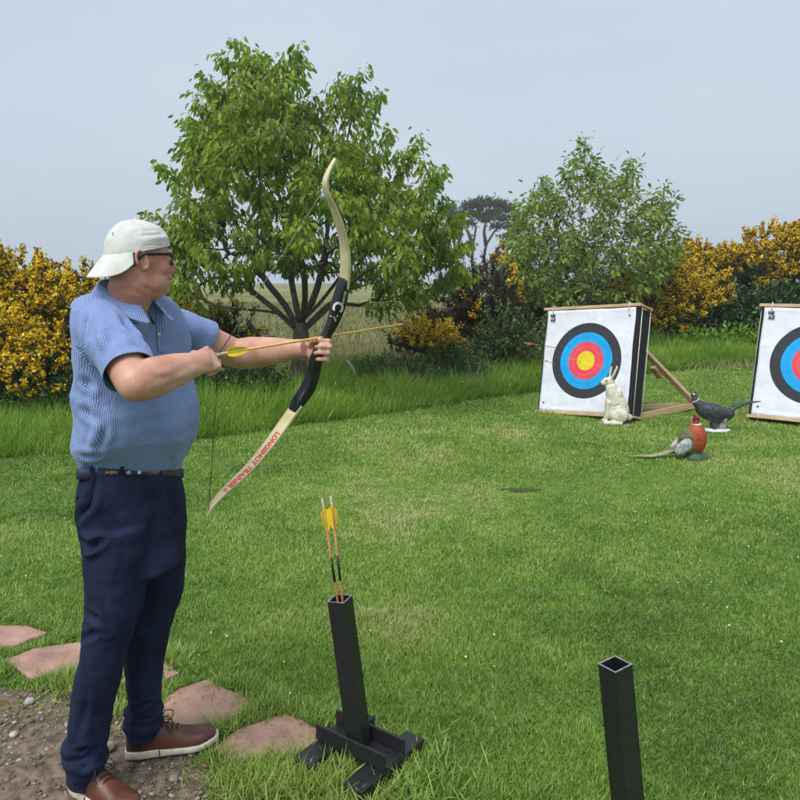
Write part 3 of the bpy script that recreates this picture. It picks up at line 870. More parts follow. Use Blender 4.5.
# the cherry tree
YT = 9.7
OUT = [(160, 163), (186, 120), (205, 78), (226, 60), (240, 42), (262, 55), (298, 46), (303, 75), (322, 115), (340, 120), (337, 82), (352, 76), (366, 90), (380, 92), (372, 125), (372, 150), (392, 165), (418, 136), (410, 170), (438, 172), (442, 200), (460, 212), (466, 240), (462, 268), (448, 285), (432, 300), (400, 310), (360, 302), (330, 296), (290, 290), (240, 296), (205, 300), (178, 296), (150, 300), (152, 262), (150, 222), (180, 212), (178, 190)]
SPIKES = [(240, 42), (258, 58), (299, 46), (226, 62), (206, 80), (187, 118), (200, 105), (162, 163), (172, 170), (180, 190), (338, 82), (356, 76), (378, 94), (368, 110), (418, 138), (405, 160), (440, 174), (428, 190), (444, 200), (462, 214), (468, 244), (462, 268), (448, 282), (152, 222), (152, 262), (300, 70), (280, 60), (322, 118), (250, 75), (418, 300), (395, 308), (372, 300)]
rt = random.Random(5)
SPIKES += [(215, 92), (246, 62), (270, 72), (290, 58), (312, 100), (330, 100), (348, 100), (364, 100), (385, 130), (400, 150), (425, 165), (430, 180), (452, 228), (456, 250), (196, 140), (182, 150), (190, 205), (168, 215), (160, 240), (165, 265), (170, 285), (455, 275), (410, 292), (385, 300), (230, 285), (200, 290), (178, 292), (160, 282), (150, 240)]
tips = [W(px, py, YT + rt.uniform(-.5, .5)) for px, py in SPIKES]
cnt = 0
while cnt < 430:
    px, py = rt.uniform(150, 468), rt.uniform(42, 308)
    dd = float(polydist(np.array(px), np.array(py), OUT))
    if dd > -19: continue
    half = min(1.75, .25 + (-dd) * .032)
    if py > 272 and 255 < px < 350 and rt.random() < .8: continue
    tips.append(W(px, py, YT + rt.uniform(-half, half))); cnt += 1
b0 = W(297, 395, YT); b0.z = Hs(b0.x, b0.y) - .03
tr = [b0, W(298, 375, YT), W(300, 350, YT), W(301, 334, YT), W(300, 322, YT)]
def lm(*pts): return [W(x, y, YT + d) for x, y, d in pts]
limbs = [(-1, lm((295, 300, 0), (288, 260, .05), (280, 200, .1), (268, 130, .1), (258, 80, .05))),
         (-1, lm((312, 302, -.1), (322, 270, -.2), (330, 215, -.3), (345, 150, -.2), (355, 105, -.1))),
         (-1, lm((318, 305, .15), (345, 270, .3), (375, 225, .4), (400, 180, .3))),
         (-2, lm((325, 312, -.1), (355, 280, -.35), (395, 255, -.5), (440, 235, -.4))),
         (-2, lm((285, 305, -.1), (262, 275, -.3), (235, 220, -.4), (210, 150, -.3))),
         (-2, lm((278, 312, .2), (245, 285, .5), (210, 250, .7), (178, 215, .6))),
         (-2, lm((282, 315, -.2), (255, 310, -.5), (215, 305, -.7), (180, 285, -.7))),
         (-2, lm((320, 312, .3), (350, 290, .8), (390, 280, 1.2))),
         (-1, lm((298, 305, .4), (290, 260, .9), (300, 200, 1.1), (305, 140, .8))),
         (-1, lm((305, 300, -.4), (300, 255, -.9), (270, 190, -1.0), (240, 120, -.6)))]
def whip(px, py, Yp, cx, cy, ln, spread=.5):
    v_ = W(px, py, Yp) - W(cx, cy, Yp); v_.normalize(); v_ = v_ + Vector((0, rt.uniform(-spread, spread) * .5, .75)); v_.normalize()
    return (W(px, py, Yp + rt.uniform(-spread, spread)), v_ * rt.uniform(.7, 1.15) * ln)
W1 = [(240, 40), (262, 54), (299, 44), (226, 62), (206, 78), (186, 116), (198, 104), (160, 163), (172, 172), (182, 192), (338, 80), (356, 75), (379, 91), (368, 108), (418, 136), (405, 158), (441, 172), (428, 190), (446, 200), (462, 212), (468, 240), (322, 112), (250, 75), (281, 60), (312, 88), (272, 78), (216, 92), (195, 140), (390, 128), (384, 150), (348, 98), (152, 222), (178, 215), (154, 255), (462, 262), (205, 120), (235, 90), (290, 90), (330, 110), (360, 130), (400, 175), (420, 205), (170, 235), (165, 280), (185, 255), (205, 175), (225, 130), (450, 225), (455, 270), (430, 235), (440, 255), (300, 120), (260, 110), (375, 165), (345, 140)]
tree('cherry_tree', b0, tr, .105, tips, 'cherry', .098, 13, 1.35, 'large leafy cherry tree with drooping green leaves behind the bow', seed=5, fuzz=.062, limbs=limbs, whips=[whip(x_, y_, YT, 305, 275, .82) for x_, y_ in W1])

# the second tree
Y2 = 15.0
SP2 = [(583, 140), (576, 158), (566, 172), (597, 170), (590, 155), (630, 157), (626, 175), (618, 190), (637, 168), (655, 192), (665, 188), (672, 200), (660, 210), (676, 226), (684, 236), (545, 178), (552, 190), (536, 190), (520, 206), (516, 226), (528, 222), (512, 240), (506, 262), (660, 246), (676, 258), (540, 205), (602, 190), (645, 205)]
tips = [W(px, py, Y2 + rt.uniform(-.4, .4)) for px, py in SP2]
OUT2 = [(520, 205), (580, 160), (640, 180), (672, 215), (680, 262), (662, 290), (600, 305), (540, 305), (506, 285), (508, 240)]
cnt = 0
while cnt < 300:
    px, py = rt.uniform(505, 685), rt.uniform(160, 305)
    if float(polydist(np.array(px), np.array(py), OUT2)) > -2 or rt.random() > .25 + (py - 160) / 130: continue
    tips.append(W(px, py, Y2 + rt.uniform(-1.3, .9))); cnt += 1
b0 = W(584, 350, Y2); b0.z = Hs(b0.x, b0.y) - .03
tree('young_tree', b0, [b0, W(584, 330, Y2), W(583, 310, Y2), W(582, 285, Y2), W(580, 260, Y2)], .06, tips, 'sapling', .115, 7, .6, 'open young tree with upright whippy shoots behind the first target', bark='pale_bark', dens=.9, seed=8, fuzz=.09,
     limbs=[(-1, [W(581, 230, Y2), W(578, 190, Y2), W(575, 160, Y2)]), (-2, [W(595, 260, Y2 - .2), W(612, 220, Y2 - .3), W(628, 175, Y2 - .3)]), (-3, [W(605, 285, Y2), W(635, 250, Y2 + .1), W(662, 205, Y2)]),
            (-2, [W(568, 255, Y2 + .2), W(555, 225, Y2 + .3), W(546, 190, Y2 + .2)]), (-3, [W(560, 285, Y2), W(535, 255, Y2 - .1), W(520, 220, Y2)]), (-3, [W(600, 300, Y2 - .3), W(640, 285, Y2 - .5), W(672, 262, Y2 - .5)])],
     whips=[whip(x_, y_, Y2, 590, 290, .75) for x_, y_ in SP2 + [(558, 200), (570, 215), (610, 200), (630, 215), (650, 225), (600, 225), (535, 240), (520, 250), (580, 190)]])

# scots pines far away
def pine(trunks, crowns, Yp, label, seed):
    rr = random.Random(seed)
    b0 = W(trunks[0][0][0], trunks[0][0][1], Yp); b0.z = Hs(b0.x, b0.y) - .1
    root = empty('pine_tree', b0); tag(root, label, 'pine tree', 'far pines on the skyline'); L = Vector(b0)
    mb = MB()
    for t in trunks:
        pts = [W(x, y, Yp) - L for x, y in t]
        mb.tube(pts, [max(.05, .20 - .15 * i / len(pts)) for i in range(len(pts))], 8)
    mb.build('trunk', M['bark'], root, True)
    P = []
    for px, py, rx, ry in crowns:
        c = W(px, py, Yp); s = Yp / F_PX
        for k_ in range(int(rx * ry * 5)):
            u = Vector((rr.gauss(0, .5), rr.gauss(0, .5), rr.gauss(0, .42)))
            P.append(tuple(c - L + Vector((u.x * rx * s, u.y * rx * s, u.z * ry * s))))
    P = np.array(P); n_ = len(P)
    me = scatter('crown', SPV, SPF, P, rng.normal(size=P.shape) + np.array([0, 0, .6]), rng.normal(size=P.shape), rng.uniform(.25, .5, n_), rng.random(n_) * .6 + .4 * noise3(P, .8, 3))
    link_mesh('crown', me, M['pine'], root)
pine([[(478, 300), (476, 280), (472, 262), (473, 245), (476, 228), (470, 215)], [(473, 245), (468, 232), (462, 222)]], [(470, 206, 9, 5), (480, 204, 9, 5), (462, 215, 8, 4), (476, 214, 10, 4), (486, 219, 9, 4), (468, 224, 7, 3)], 72,
     'far pine with twin bare stems, leftmost clear one on the skyline', 3)
pine([[(490, 300), (487, 275), (484, 258), (486, 245), (494, 232), (504, 222)], [(486, 246), (484, 232), (486, 220)], [(492, 262), (497, 250), (506, 240), (514, 236)]], [(486, 203, 11, 5), (498, 204, 10, 5), (508, 209, 10, 5), (492, 213, 10, 4), (503, 219, 10, 4), (518, 217, 9, 5), (512, 228, 11, 3), (496, 227, 8, 3), (510, 237, 11, 3), (522, 226, 7, 4)], 75,
     'far pine with broad flat crown beside the second tree', 5)
pine([[(458, 300), (456, 270), (455, 250), (452, 225)], [(455, 255), (460, 240), (462, 225)]], [(454, 222, 9, 12), (448, 210, 10, 8)], 80, 'far pine half hidden by the cherry tree\'s right side', 9)

# leaning old fence posts at the field edge
wood_old = mat_noise('weathered wood', (.06, .05, .04), (.16, .135, .11), 25, .9, .5, 80, stretch=(1, 1, .3))
M['pale_stake'] = mat_noise('bleached wood', (.22, .20, .17), (.38, .35, .30), 25, .9, .5, 80)
def post(a_, b_, Yp, w, label, name='fence_post', mt=None):
    A_, B_ = W(*a_, Yp), W(*b_, Yp); A_.z = min(A_.z, Hs(A_.x, A_.y) + .02) if label.startswith('short') else A_.z
    o = MB().tube([A_ - A_, (B_ - A_) * .5 + Vector((.01, 0, .01)), B_ - A_], [w, w * .95, w * .85], 9).build(name, mt or wood_old, None, True)
    o.location = A_; tag(o, label, 'fence post', 'old wooden posts at the field edge')
p_ = W(274, 362, 10.6)
post((274, 366), (248, 322), 10.6, .05, 'dark wooden post leaning left, seen above the man\'s outstretched arm')
post((273, 372), (272, 336), 10.65, .045, 'short upright wooden post beside the leaning one')
post((358, 380), (347, 360), 10.0, .022, 'pale broken stake leaning in the grass right of the bow hand', mt=M['pale_stake'])
# ---------------------------------------------------------------- object materials
M['pine_wood'] = mat_noise('planed timber', (.42, .27, .14), (.60, .43, .26), 6, .65, .25, 60, stretch=(1, 1, 8))
M['foam'] = mat_noise('black layered foam', (.006, .006, .008), (.018, .018, .022), 40, .9, .5, 120)
M['cord'] = mat_noise('white strap', (.55, .55, .52), (.72, .72, .68), 40, .7)
M['black_metal'] = mat_noise('black painted steel', (.010, .011, .013), (.018, .019, .022), 60, .38, .08, 160, spec=.55, bdist=.002)
M['worn_edge'] = mat_noise('worn grey steel edge', (.16, .17, .19), (.34, .35, .38), 60, .5)
M['yellow_plastic'] = mat_noise('yellow vane', (.72, .55, .01), (.80, .63, .02), 30, .5)
M['orange_plastic'] = mat_noise('orange vane', (.72, .10, .02), (.82, .15, .03), 30, .5)
M['arrow_wood'] = mat_noise('cedar arrow shaft', (.32, .14, .035), (.48, .24, .07), 60, .45)
M['arrow_yellow'] = mat_noise('yellow arrow shaft', (.62, .36, .07), (.75, .47, .10), 60, .4)
M['black_paint'] = mat_noise('black paint', (.008, .008, .008), (.02, .02, .02), 30, .5)
M['steel'] = mat_noise('steel point', (.35, .34, .32), (.5, .49, .46), 40, .35, metal=.8)
M['nock'] = mat_noise('pale nock', (.6, .5, .45), (.75, .65, .6), 40, .4)

# target paper: printed rings, creased paper
def mat_face():
    m, n, l, b = new_mat('printed target face')
    tc = n.new('ShaderNodeTexCoord'); ln = n.new('ShaderNodeVectorMath'); ln.operation = 'LENGTH'
    mp = n.new('ShaderNodeMapping'); mp.inputs['Scale'].default_value = (1, 0, 1)
    l.new(tc.outputs['Object'], mp.inputs[0]); l.new(mp.outputs[0], ln.inputs[0])
    rp = n.new('ShaderNodeValToRGB'); rp.color_ramp.interpolation = 'CONSTANT'
    yel, red, blu, blk, wht, lin = (.78, .60, .03), (.78, .075, .11), (.012, .36, .80), (.042, .046, .055), (.74, .77, .86), (.20, .20, .22)
    st = [(0, yel), (.122, red), (.182, (.86, .25, .27)), (.1845, red), (.244, blu), (.304, (.03, .22, .5)), (.3065, blu), (.366, blk), (.426, lin), (.429, blk), (.488, wht), (.548, (.66, .67, .7)), (.5495, wht)]
    el = rp.color_ramp.elements; el[0].position = 0; el[0].color = (*yel, 1); el[1].position = st[1][0]; el[1].color = (*red, 1)
    for p, c in st[2:]:
        e = el.new(p); e.color = (*c, 1)
    sc_ = n.new('ShaderNodeMath'); sc_.operation = 'MULTIPLY'; sc_.inputs[1].default_value = 1.075; l.new(ln.outputs['Value'], sc_.inputs[0]); l.new(sc_.outputs[0], rp.inputs[0])
    tn = n.new('ShaderNodeTexNoise'); tn.inputs['Scale'].default_value = 9; tn.inputs['Detail'].default_value = 6; l.new(tc.outputs['Object'], tn.inputs['Vector'])
    mr = n.new('ShaderNodeMapRange'); mr.inputs['From Min'].default_value = .3; mr.inputs['From Max'].default_value = .7; mr.inputs['To Min'].default_value = .90; mr.inputs['To Max'].default_value = 1.0; l.new(tn.outputs[0], mr.inputs['Value'])
    mx = n.new('ShaderNodeMixRGB'); mx.blend_type = 'MULTIPLY'; mx.inputs[0].default_value = 1; l.new(rp.outputs[0], mx.inputs[1]); l.new(mr.outputs[0], mx.inputs[2])
    vo = n.new('ShaderNodeTexVoronoi'); vo.inputs['Scale'].default_value = 15; vo.inputs['Randomness'].default_value = 1; l.new(tc.outputs['Object'], vo.inputs['Vector'])
    lt = n.new('ShaderNodeMath'); lt.operation = 'LESS_THAN'; lt.inputs[1].default_value = .06; l.new(vo.outputs['Distance'], lt.inputs[0])
    sx = n.new('ShaderNodeSeparateXYZ'); l.new(vo.outputs['Color'], sx.inputs[0])
    gt = n.new('ShaderNodeMath'); gt.operation = 'GREATER_THAN'; gt.inputs[1].default_value = .72; l.new(sx.outputs['X'], gt.inputs[0])
    ml = n.new('ShaderNodeMath'); ml.operation = 'MULTIPLY'; l.new(lt.outputs[0], ml.inputs[0]); l.new(gt.outputs[0], ml.inputs[1])
    hx = n.new('ShaderNodeMixRGB'); hx.inputs['Color2'].default_value = (.05, .05, .05, 1); l.new(ml.outputs[0], hx.inputs['Fac']); l.new(mx.outputs[0], hx.inputs['Color1'])
    l.new(hx.outputs[0], b.inputs['Base Color']); b.inputs['Roughness'].default_value = .75; b.inputs['Specular IOR Level'].default_value = .25
    wv = n.new('ShaderNodeTexNoise'); wv.inputs['Scale'].default_value = 3.0; wv.inputs['Detail'].default_value = 7; wv.inputs['Distortion'].default_value = 1.2; l.new(tc.outputs['Object'], wv.inputs['Vector'])
    bp = n.new('ShaderNodeBump'); bp.inputs['Strength'].default_value = .8; bp.inputs['Distance'].default_value = .03; l.new(wv.outputs[0], bp.inputs['Height']); l.new(bp.outputs[0], b.inputs['Normal'])
    return m
M['face'] = mat_face()

def make_arrow(tail, tip, label, shaft='arrow_wood', vanes=('yellow_plastic', 'yellow_plastic', 'orange_plastic'), r=.0042, cat='arrow', group=None, roll=.3, crest=True, length_vane=.075, hv=.020):
    tail, tip = Vector(tail), Vector(tip)
    d = (tip - tail); Ln = d.length; d.normalize()
    root = empty('arrow', tail); tag(root, label, cat, group)
    root.rotation_mode = 'QUATERNION'; root.rotation_quaternion = d.to_track_quat('X', 'Z')
    MB().tube([(.012, 0, 0), (Ln - .022, 0, 0)], r, 10).build('shaft', M[shaft], root, True)
    MB().tube([(Ln - .024, 0, 0), (Ln - .012, 0, 0), (Ln, 0, 0)], [r * 1.12, r * 1.0, .0006], 10).build('point', M['steel'], root, True)
    nk = MB().tube([(.008, 0, 0), (.02, 0, 0)], [r * 1.05, r * 1.1], 8)
    nk.box((.002, r * .75, 0), (.014, r * .5, r * 1.6)); nk.box((.002, -r * .75, 0), (.014, r * .5, r * 1.6))
    nk.build('nock', M['nock'], root)
    for k_ in range(3):
        a_ = roll + k_ * 2.0944; u = Vector((0, math.cos(a_), math.sin(a_))); w = Vector((1, 0, 0)).cross(u) * .0006
        pr = [(.03, 0), (.034, .6), (.045, .95), (.06, 1.0), (.08, .78), (.03 + length_vane, .12), (.034 + length_vane, 0)]
        f_ = MB(); R1 = [Vector((x, 0, 0)) + u * (r * .9) for x, h in pr]; R2 = [Vector((x, 0, 0)) + u * (r * .9 + hv * h) for x, h in pr]
        v = [p + w for p in R1] + [p + w for p in R2] + [p - w for p in R1] + [p - w for p in R2]; m_ = len(pr)
        fc = []
        for i in range(m_ - 1):
            fc += [(i, i + 1, m_ + i + 1, m_ + i), (2 * m_ + i, 3 * m_ + i, 3 * m_ + i + 1, 2 * m_ + i + 1), (m_ + i, m_ + i + 1, 3 * m_ + i + 1, 3 * m_ + i)]
        f_.add(v, fc).build('vane', M[vanes[k_]], root)
    if crest:
        MB().tube([(.19, 0, 0), (.275, 0, 0)], r * 1.03, 10).build('crest_band', M['black_paint'], root, True)
    return root

# ---------------------------------------------------------------- targets
def make_target(centre, a, label, roll=0.0, tilt=math.radians(13)):
    """Foam boss 1.26 x 1.28 x 0.30 m leaning back on a timber tripod."""
    Wd, Ht, T = 1.22, 1.29, .27
    n_ = Vector((-math.sin(a), -math.cos(a), 0)); r_ = Vector((math.cos(a), -math.sin(a), 0))
    # local frame: x right, y into the boss, z up along the boss
    root = empty('archery_target'); tag(root, label, 'archery target', 'archery targets at the far side of the lawn')
    c, s = math.cos(tilt), math.sin(tilt)
    # rear bottom edge touches the ground
    yb = T * s                                       # front bottom edge height
    cz = yb + Ht / 2 * c
    hor = centre.copy()
    base = Vector((hor.x, hor.y, 0)) + n_ * (Ht / 2 * s)    # foot of the front bottom edge
    gz = Hs(base.x, base.y)
    root.location = (base.x, base.y, gz - abs(roll) * .5)
    root.rotation_euler = (0, -roll, -a)
    def P(x, y, z):                                   # boss coords -> root coords (root y points away from the archer)
        zz = z; return Vector((x, y * c + zz * s, yb + zz * c - y * s))
    Mx = Matrix.Rotation(-tilt, 3, 'X')
    body = MB()
    k_ = 5
    # layers of foam pressed together
    for i in range(k_):
        y0 = T * i / k_
        body.box(P(0, y0 + T / k_ / 2, Ht / 2), (Wd - (.010 if i % 2 else 0), T / k_ - .003, Ht - .05), Mx, .004)
    bo = body.build('foam_boss', M['foam'], root)
    def bar(name, p, sz, mat='pine_wood', parent=root, bev=.004):
        return MB().box(P(*p), sz, Mx, bev).build(name, M[mat], parent)
    top = .022
    bar('top_board', (0, -.004, Ht - top / 2 + .012), (Wd + .05, .055, .036))
    bar('top_board', (0, T + .002, Ht - top / 2 + .012), (Wd + .05, .055, .036))
    bar('bottom_board', (0, -.004, .008), (Wd + .03, .055, .036))
    bar('bottom_board', (0, T - .018, .012), (Wd + .03, .055, .036))
    for sx in (-1, 1):
        bar('end_batten', (sx * (Wd / 2 + .006), T / 2, Ht + .001), (.045, T - .06, .024))
        bar('end_batten', (sx * (Wd / 2 + .002), T / 2, .012), (.045, T - .08, .024))
        for y_ in (.055, T + .004):
            MB().tube([P(sx * (Wd / 2 + .012), y_, .02), P(sx * (Wd / 2 + .009), y_ + .003, Ht / 2), P(sx * (Wd / 2 + .012), y_, Ht + .02)], .0055, 6).build('strap', M['cord'], root, True)
        MB().tube([P(sx * .50, -.034, Ht - .06), P(sx * .50, -.036, Ht + .033), P(sx * .50, .03, Ht + .036)], .005, 6).build('strap', M['cord'], root, True)
        MB().tube([P(sx * .50, -.034, .05), P(sx * .50, -.036, -.015), P(sx * .50, .03, -.017)], .005, 6).build('strap', M['cord'], root, True)
    # the paper: a rippled sheet whose origin is the middle of the rings
    nn = 40; FW = 1.16; vs_, fs_ = [], []
    for j in range(nn + 1):
        for i in range(nn + 1):
            x = (i / nn - .5) * FW; z = (j / nn - .5) * (Ht - .05)
            ripple = .008 * (float(fbm(np.array(x * 3 + 5 + a), np.array(z * 3), 17)) - .5) * 2 + .003 * math.sin(6 * x + 9 * z + a)
            ex = .012 * (float(fbm(np.array(z * 4 + 9), np.array(a + 1.0), 7)) - .5) * (1 if abs(x) > FW / 2 - .02 else 0)
            edge = .004 if max(abs(i / nn - .5), abs(j / nn - .5)) > .47 else 0
            vs_.append((x + ex, -.012 + ripple - edge, z)); 
    for j in range(nn):
        for i in range(nn):
            q_ = j * (nn + 1) + i; fs_.append((q_, q_ + 1, q_ + nn + 2, q_ + nn + 1))
    f_ = MB().add(vs_, fs_).build('target_face', M['face'], root, True)
    md = f_.modifiers.new('s', 'SOLIDIFY'); md.thickness = .0015
    f_.location = P(0, -.004, Ht / 2); f_.rotation_euler = (-tilt, 0, 0)
    apply_mods(f_)
    # printed maker's mark in the upper left corner, dark blocks of letters, and small marks in the other corners
    ink = M['black_paint']
    def mark(body, x, z, size, al='CENTER'):
        cu = bpy.data.curves.new('mark', 'FONT'); cu.body = body; cu.size = size; cu.extrude = .0006; cu.align_x = al; cu.offset = size * .05
        t = bpy.data.objects.new('mark', cu); COL.objects.link(t)
        dg = bpy.context.evaluated_depsgraph_get(); dg.update()
        me_ = bpy.data.meshes.new_from_object(t.evaluated_get(dg)); bpy.data.objects.remove(t)
        o_ = link_mesh('printed_mark', me_, ink, f_); o_.location = (x, -.024, z); o_.rotation_euler = (math.pi / 2, 0, 0)
        return o_
    mark('NS', -.50, .540, .052); mark('AZ', -.492, .488, .052)
    for x, z in ((.51, .52), (-.52, -.53), (.50, -.53)):
        mark('80', x, z, .022)
    for k_ in (-3, 3):                                # tiny score crosses
        pass
    # timber A-frame behind: strut to the top, two ground boards meeting at the apex
    ap = Vector((.80, T * c + 1.12, .045))
    MB().bar(P(.22, T + .035, Ht - .16), ap + Vector((0, -.02, .03)), .045, .07, (1, 0, 0)).build('strut', M['pine_wood'], root)
    MB().bar(P(Wd / 2 - .06, T + .03, .03) , ap + Vector((.025, 0, 0)), .045, .07, (0, 0, 1)).build('ground_board', M['pine_wood'], root)
    MB().bar(P(-Wd / 2 + .06, T + .03, .03), ap + Vector((-.025, 0, 0)), .045, .07, (0, 0, 1)).build('ground_board', M['pine_wood'], root)
    mid = P(.22, T + .035, Ht - .16).lerp(ap, .46)
    MB().bar(mid + Vector((0, -.05, -.055)), mid + Vector((0, .14, -.20)), .04, .06, (1, 0, 0)).build('hinge_block', M['pine_wood'], root)
    return root, P, a
c1 = W(590, 361, 8.75)
tg1, P1, a1 = make_target(c1, math.radians(43), 'archery target showing its right side and timber prop, with the white hare in front', roll=math.radians(4.0))
c2 = W(815, 367, 8.12)
tg2, P2, a2 = make_target(c2, math.radians(37), 'archery target cut by the right picture edge, beside the dark pheasant\'s tail')
bpy.context.view_layer.update()
def loc_on(tg, P, x, y, z):
    return Matrix.Translation(tg.location) @ tg.rotation_euler.to_matrix().to_4x4() @ P(x, y, z)
for (x, z, dx, dz, lab) in ((-.36, .80, -.31, .015, 'arrow stuck high at the left of the first target, its tail past the edge'),
                            (-.40, .60, -.12, .05, 'arrow stuck in the black ring at the left of the first target'),
                            (-.06, .64, -.16, .02, 'arrow stuck beside the gold centre of the first target')):
    tip = loc_on(tg1, P1, x, .05, z); tail = loc_on(tg1, P1, x + dx, -.34, z + dz)
    make_arrow(tail, tip, lab, 'arrow_wood', ('nock', 'nock', 'orange_plastic') if dx < -.3 else ('yellow_plastic',) * 3, r=.0036, group='arrows stuck in the first target', hv=.012) if dx < -.3 else make_arrow(loc_on(tg1, P1, x + dx * .3, -.25, z + dz * .3), loc_on(tg1, P1, x, .05, z), lab, 'arrow_yellow', ('yellow_plastic',) * 3, r=.0035, group='arrows stuck in the first target', crest=False, length_vane=.05, hv=.008)

# ---------------------------------------------------------------- animal figures
M['hare'] = mat_noise('cream painted foam', (.50, .49, .36), (.74, .73, .60), 14, .8, .6, 70)
M['hare_green'] = mat_noise('yellow green worn foam', (.36, .42, .12), (.48, .54, .22), 20, .8)
M['dark'] = mat_noise('dark paint', (.008, .008, .01), (.02, .02, .022), 30, .45)
def figure(mb, vox, it, name, mat, root):
    return link_mesh(name, fuse(mb, vox, it), mat, root, True)
c = G(612, 424); base = Vector((c.x, c.y, Hs(c.x, c.y)))
root = empty('hare_figure', base, math.radians(-8)); tag(root, 'cream sitting hare figure with black ear tips in front of the first target', 'hare figure')
mb = MB()
# faces -x; rump at +x
mb.blob((.05, 0, .15), ((.135, 0, 0), (0, .095, 0), (0, 0, .15)))
mb.blob((.075, 0, .22), ((.085, 0, .03), (0, .08, 0), (-.06, 0, .14)))
mb.blob((.012, 0, .28), ((.098, 0, .0), (0, .075, 0), (.02, 0, .15)))
mb.tube([(.03, 0, .24), (-.01, 0, .36), (-.035, 0, .45)], [.090, .076, .058], 12)
mb.blob((-.06, 0, .485), ((.068, 0, -.012), (0, .042, 0), (.01, 0, .048)))
mb.blob((-.115, 0, .465), ((.035, 0, -.008), (0, .026, 0), (0, 0, .026)))
for s_ in (-1, 1):
    e = [(-.045, s_ * .022, .52), (-.040, s_ * .032, .58), (-.03, s_ * .036, .635), (-.028, s_ * .032, .665)] if s_ > 0 else [(-.03, -.02, .52), (-.005, -.03, .58), (.018, -.032, .64), (.022, -.03, .675)]
    mb.tube(e, [(.013, .020), (.013, .028), (.012, .025), (.008, .014)], 8, up=(1, 0, 0))
    mb.blob((.07, s_ * .075, .115), ((.095, 0, .02), (0, .045, 0), (-.02, 0, .085)))          # thigh
    mb.tube([(.10, s_ * .085, .03), (0, s_ * .085, .028), (-.10, s_ * .08, .026)], [.028, .03, .022], 9, flat=1)  # hind foot
    mb.tube([(-.045, s_ * .045, .27), (-.06, s_ * .045, .15), (-.075, s_ * .045, .05), (-.105, s_ * .045, .028)], [.032, .024, .02, .018], 9)
mb.sph((.18, 0, .085), .04)
figure(mb, .0075, 3, 'body', M['hare'], root)
for s_ in (-1, 1):
    e = Vector((-.028, .032, .668)) if s_ > 0 else Vector((.023, -.03, .678))
    MB().blob(e, ((.009, 0, 0), (0, .015, 0), (.003, 0, .024))).build('ear_tip', M['dark'], root, True)
    MB().sph((-.085, s_ * .036, .497), .009).build('eye', M['dark'], root, True)
MB().blob((-.149, 0, .468), ((.008, 0, 0), (0, .013, 0), (0, 0, .012))).build('nose', M['dark'], root, True)
MB().blob((-.052, 0, .20), ((.030, 0, 0), (0, .05, 0), (0, 0, .13))).build('belly_patch', M['hare_green'], root, True)
MB().box((.03, 0, .008), (.34, .20, .014), None, .005).build('base_plate', mat_noise('grey plate', (.18, .18, .16), (.3, .3, .27), 20), root)

# red-breasted pheasant
M['ph_red'] = mat_noise('rust red breast', (.25, .035, .014), (.42, .075, .025), 26, .6, .5, 60)
M['ph_head'] = mat_noise('crimson head', (.13, .012, .014), (.26, .03, .025), 30, .5)
M['ph_wing'] = mat_noise('grey barred wing', (.22, .24, .26), (.46, .48, .50), 30, .7, .5, 60)
M['ph_olive'] = mat_noise('olive back', (.07, .075, .03), (.17, .16, .06), 30, .7, .5, 60)
M['ph_tail'] = mat_noise('fawn tail', (.20, .18, .12), (.38, .34, .26), 30, .7, .4, 60)
M['ph_dark'] = mat_noise('slate plumage', (.018, .022, .028), (.065, .075, .088), 24, .5, .5, 60)
M['ph_base'] = mat_noise('green painted base', (.015, .06, .035), (.03, .10, .06), 20, .6)
M['white_paint'] = mat_noise('off white paint', (.55, .55, .50), (.75, .75, .70), 30, .7)
M['beak'] = mat_noise('horn beak', (.25, .2, .1), (.4, .34, .2), 30, .5)
c = G(692, 459); base = Vector((c.x, c.y, Hs(c.x, c.y)))
root = empty('pheasant_figure', base); tag(root, 'red-breasted cock pheasant figure with white collar, nearest on the lawn', 'pheasant figure', 'pheasant figures on the lawn')
mb = MB()
mb.blob((-.025, 0, .17), ((.10, 0, .06), (0, .078, 0), (-.05, 0, .12)), 16, 10)
mb.tube([(-.06, 0, .13), (-.15, 0, .085), (-.20, 0, .072)], [.07, .035, .018], 12)
figure(mb, .006, 3, 'body', M['ph_olive'], root)
MB().blob((.022, 0, .190), ((.096, 0, .0), (0, .088, 0), (-.008, 0, .150)), 18, 12).build('breast', M['ph_red'], root, True)
mb = MB().tube([(.018, 0, .29), (.016, 0, .325), (.014, 0, .350)], [.048, .034, .031], 12).blob((.012, 0, .372), ((.034, 0, 0), (0, .026, 0), (0, 0, .031)))
mb.tube([(.0, .012, .395), (-.012, .018, .415)], [.009, .003], 6).tube([(.0, -.012, .395), (-.012, -.018, .415)], [.009, .003], 6)
figure(mb, .004, 2, 'head', M['ph_head'], root)
MB().tube([(.017, 0, .316), (.016, 0, .329)], [.047, .041], 14).build('collar', M['white_paint'], root, True)
MB().tube([(-.014, 0, .383), (-.048, 0, .372)], [.010, .002], 8).build('beak', M['beak'], root, True)
for s_ in (-1, 1):
    MB().blob((-.098, s_ * .058, .128), ((.080, 0, .070), (0, .024, 0), (-.036, 0, .046)), 14, 8).build('wing', M['ph_wing'], root, True)
    MB().sph((-.008, s_ * .024, .388), .005).build('eye', M['dark'], root, True)
    MB().tube([(.02, s_ * .03, .10), (.02, s_ * .03, .02)], .012, 8).build('leg', M['ph_olive'], root, True)
mb = MB()
for o_, l_ in ((-.02, .34), (0, .44), (.02, .38)):
    mb.tube([(-.15, o_ * .6, .095), (-.26, o_, .052), (-.36, o_, .030), (-.15 - l_ * .98, o_ * .8, .028)], [(.009, .026), (.008, .022), (.006, .016), (.003, .006)], 8, up=(0, 0, 1))
mb.build('tail', M['ph_tail'], root, True)
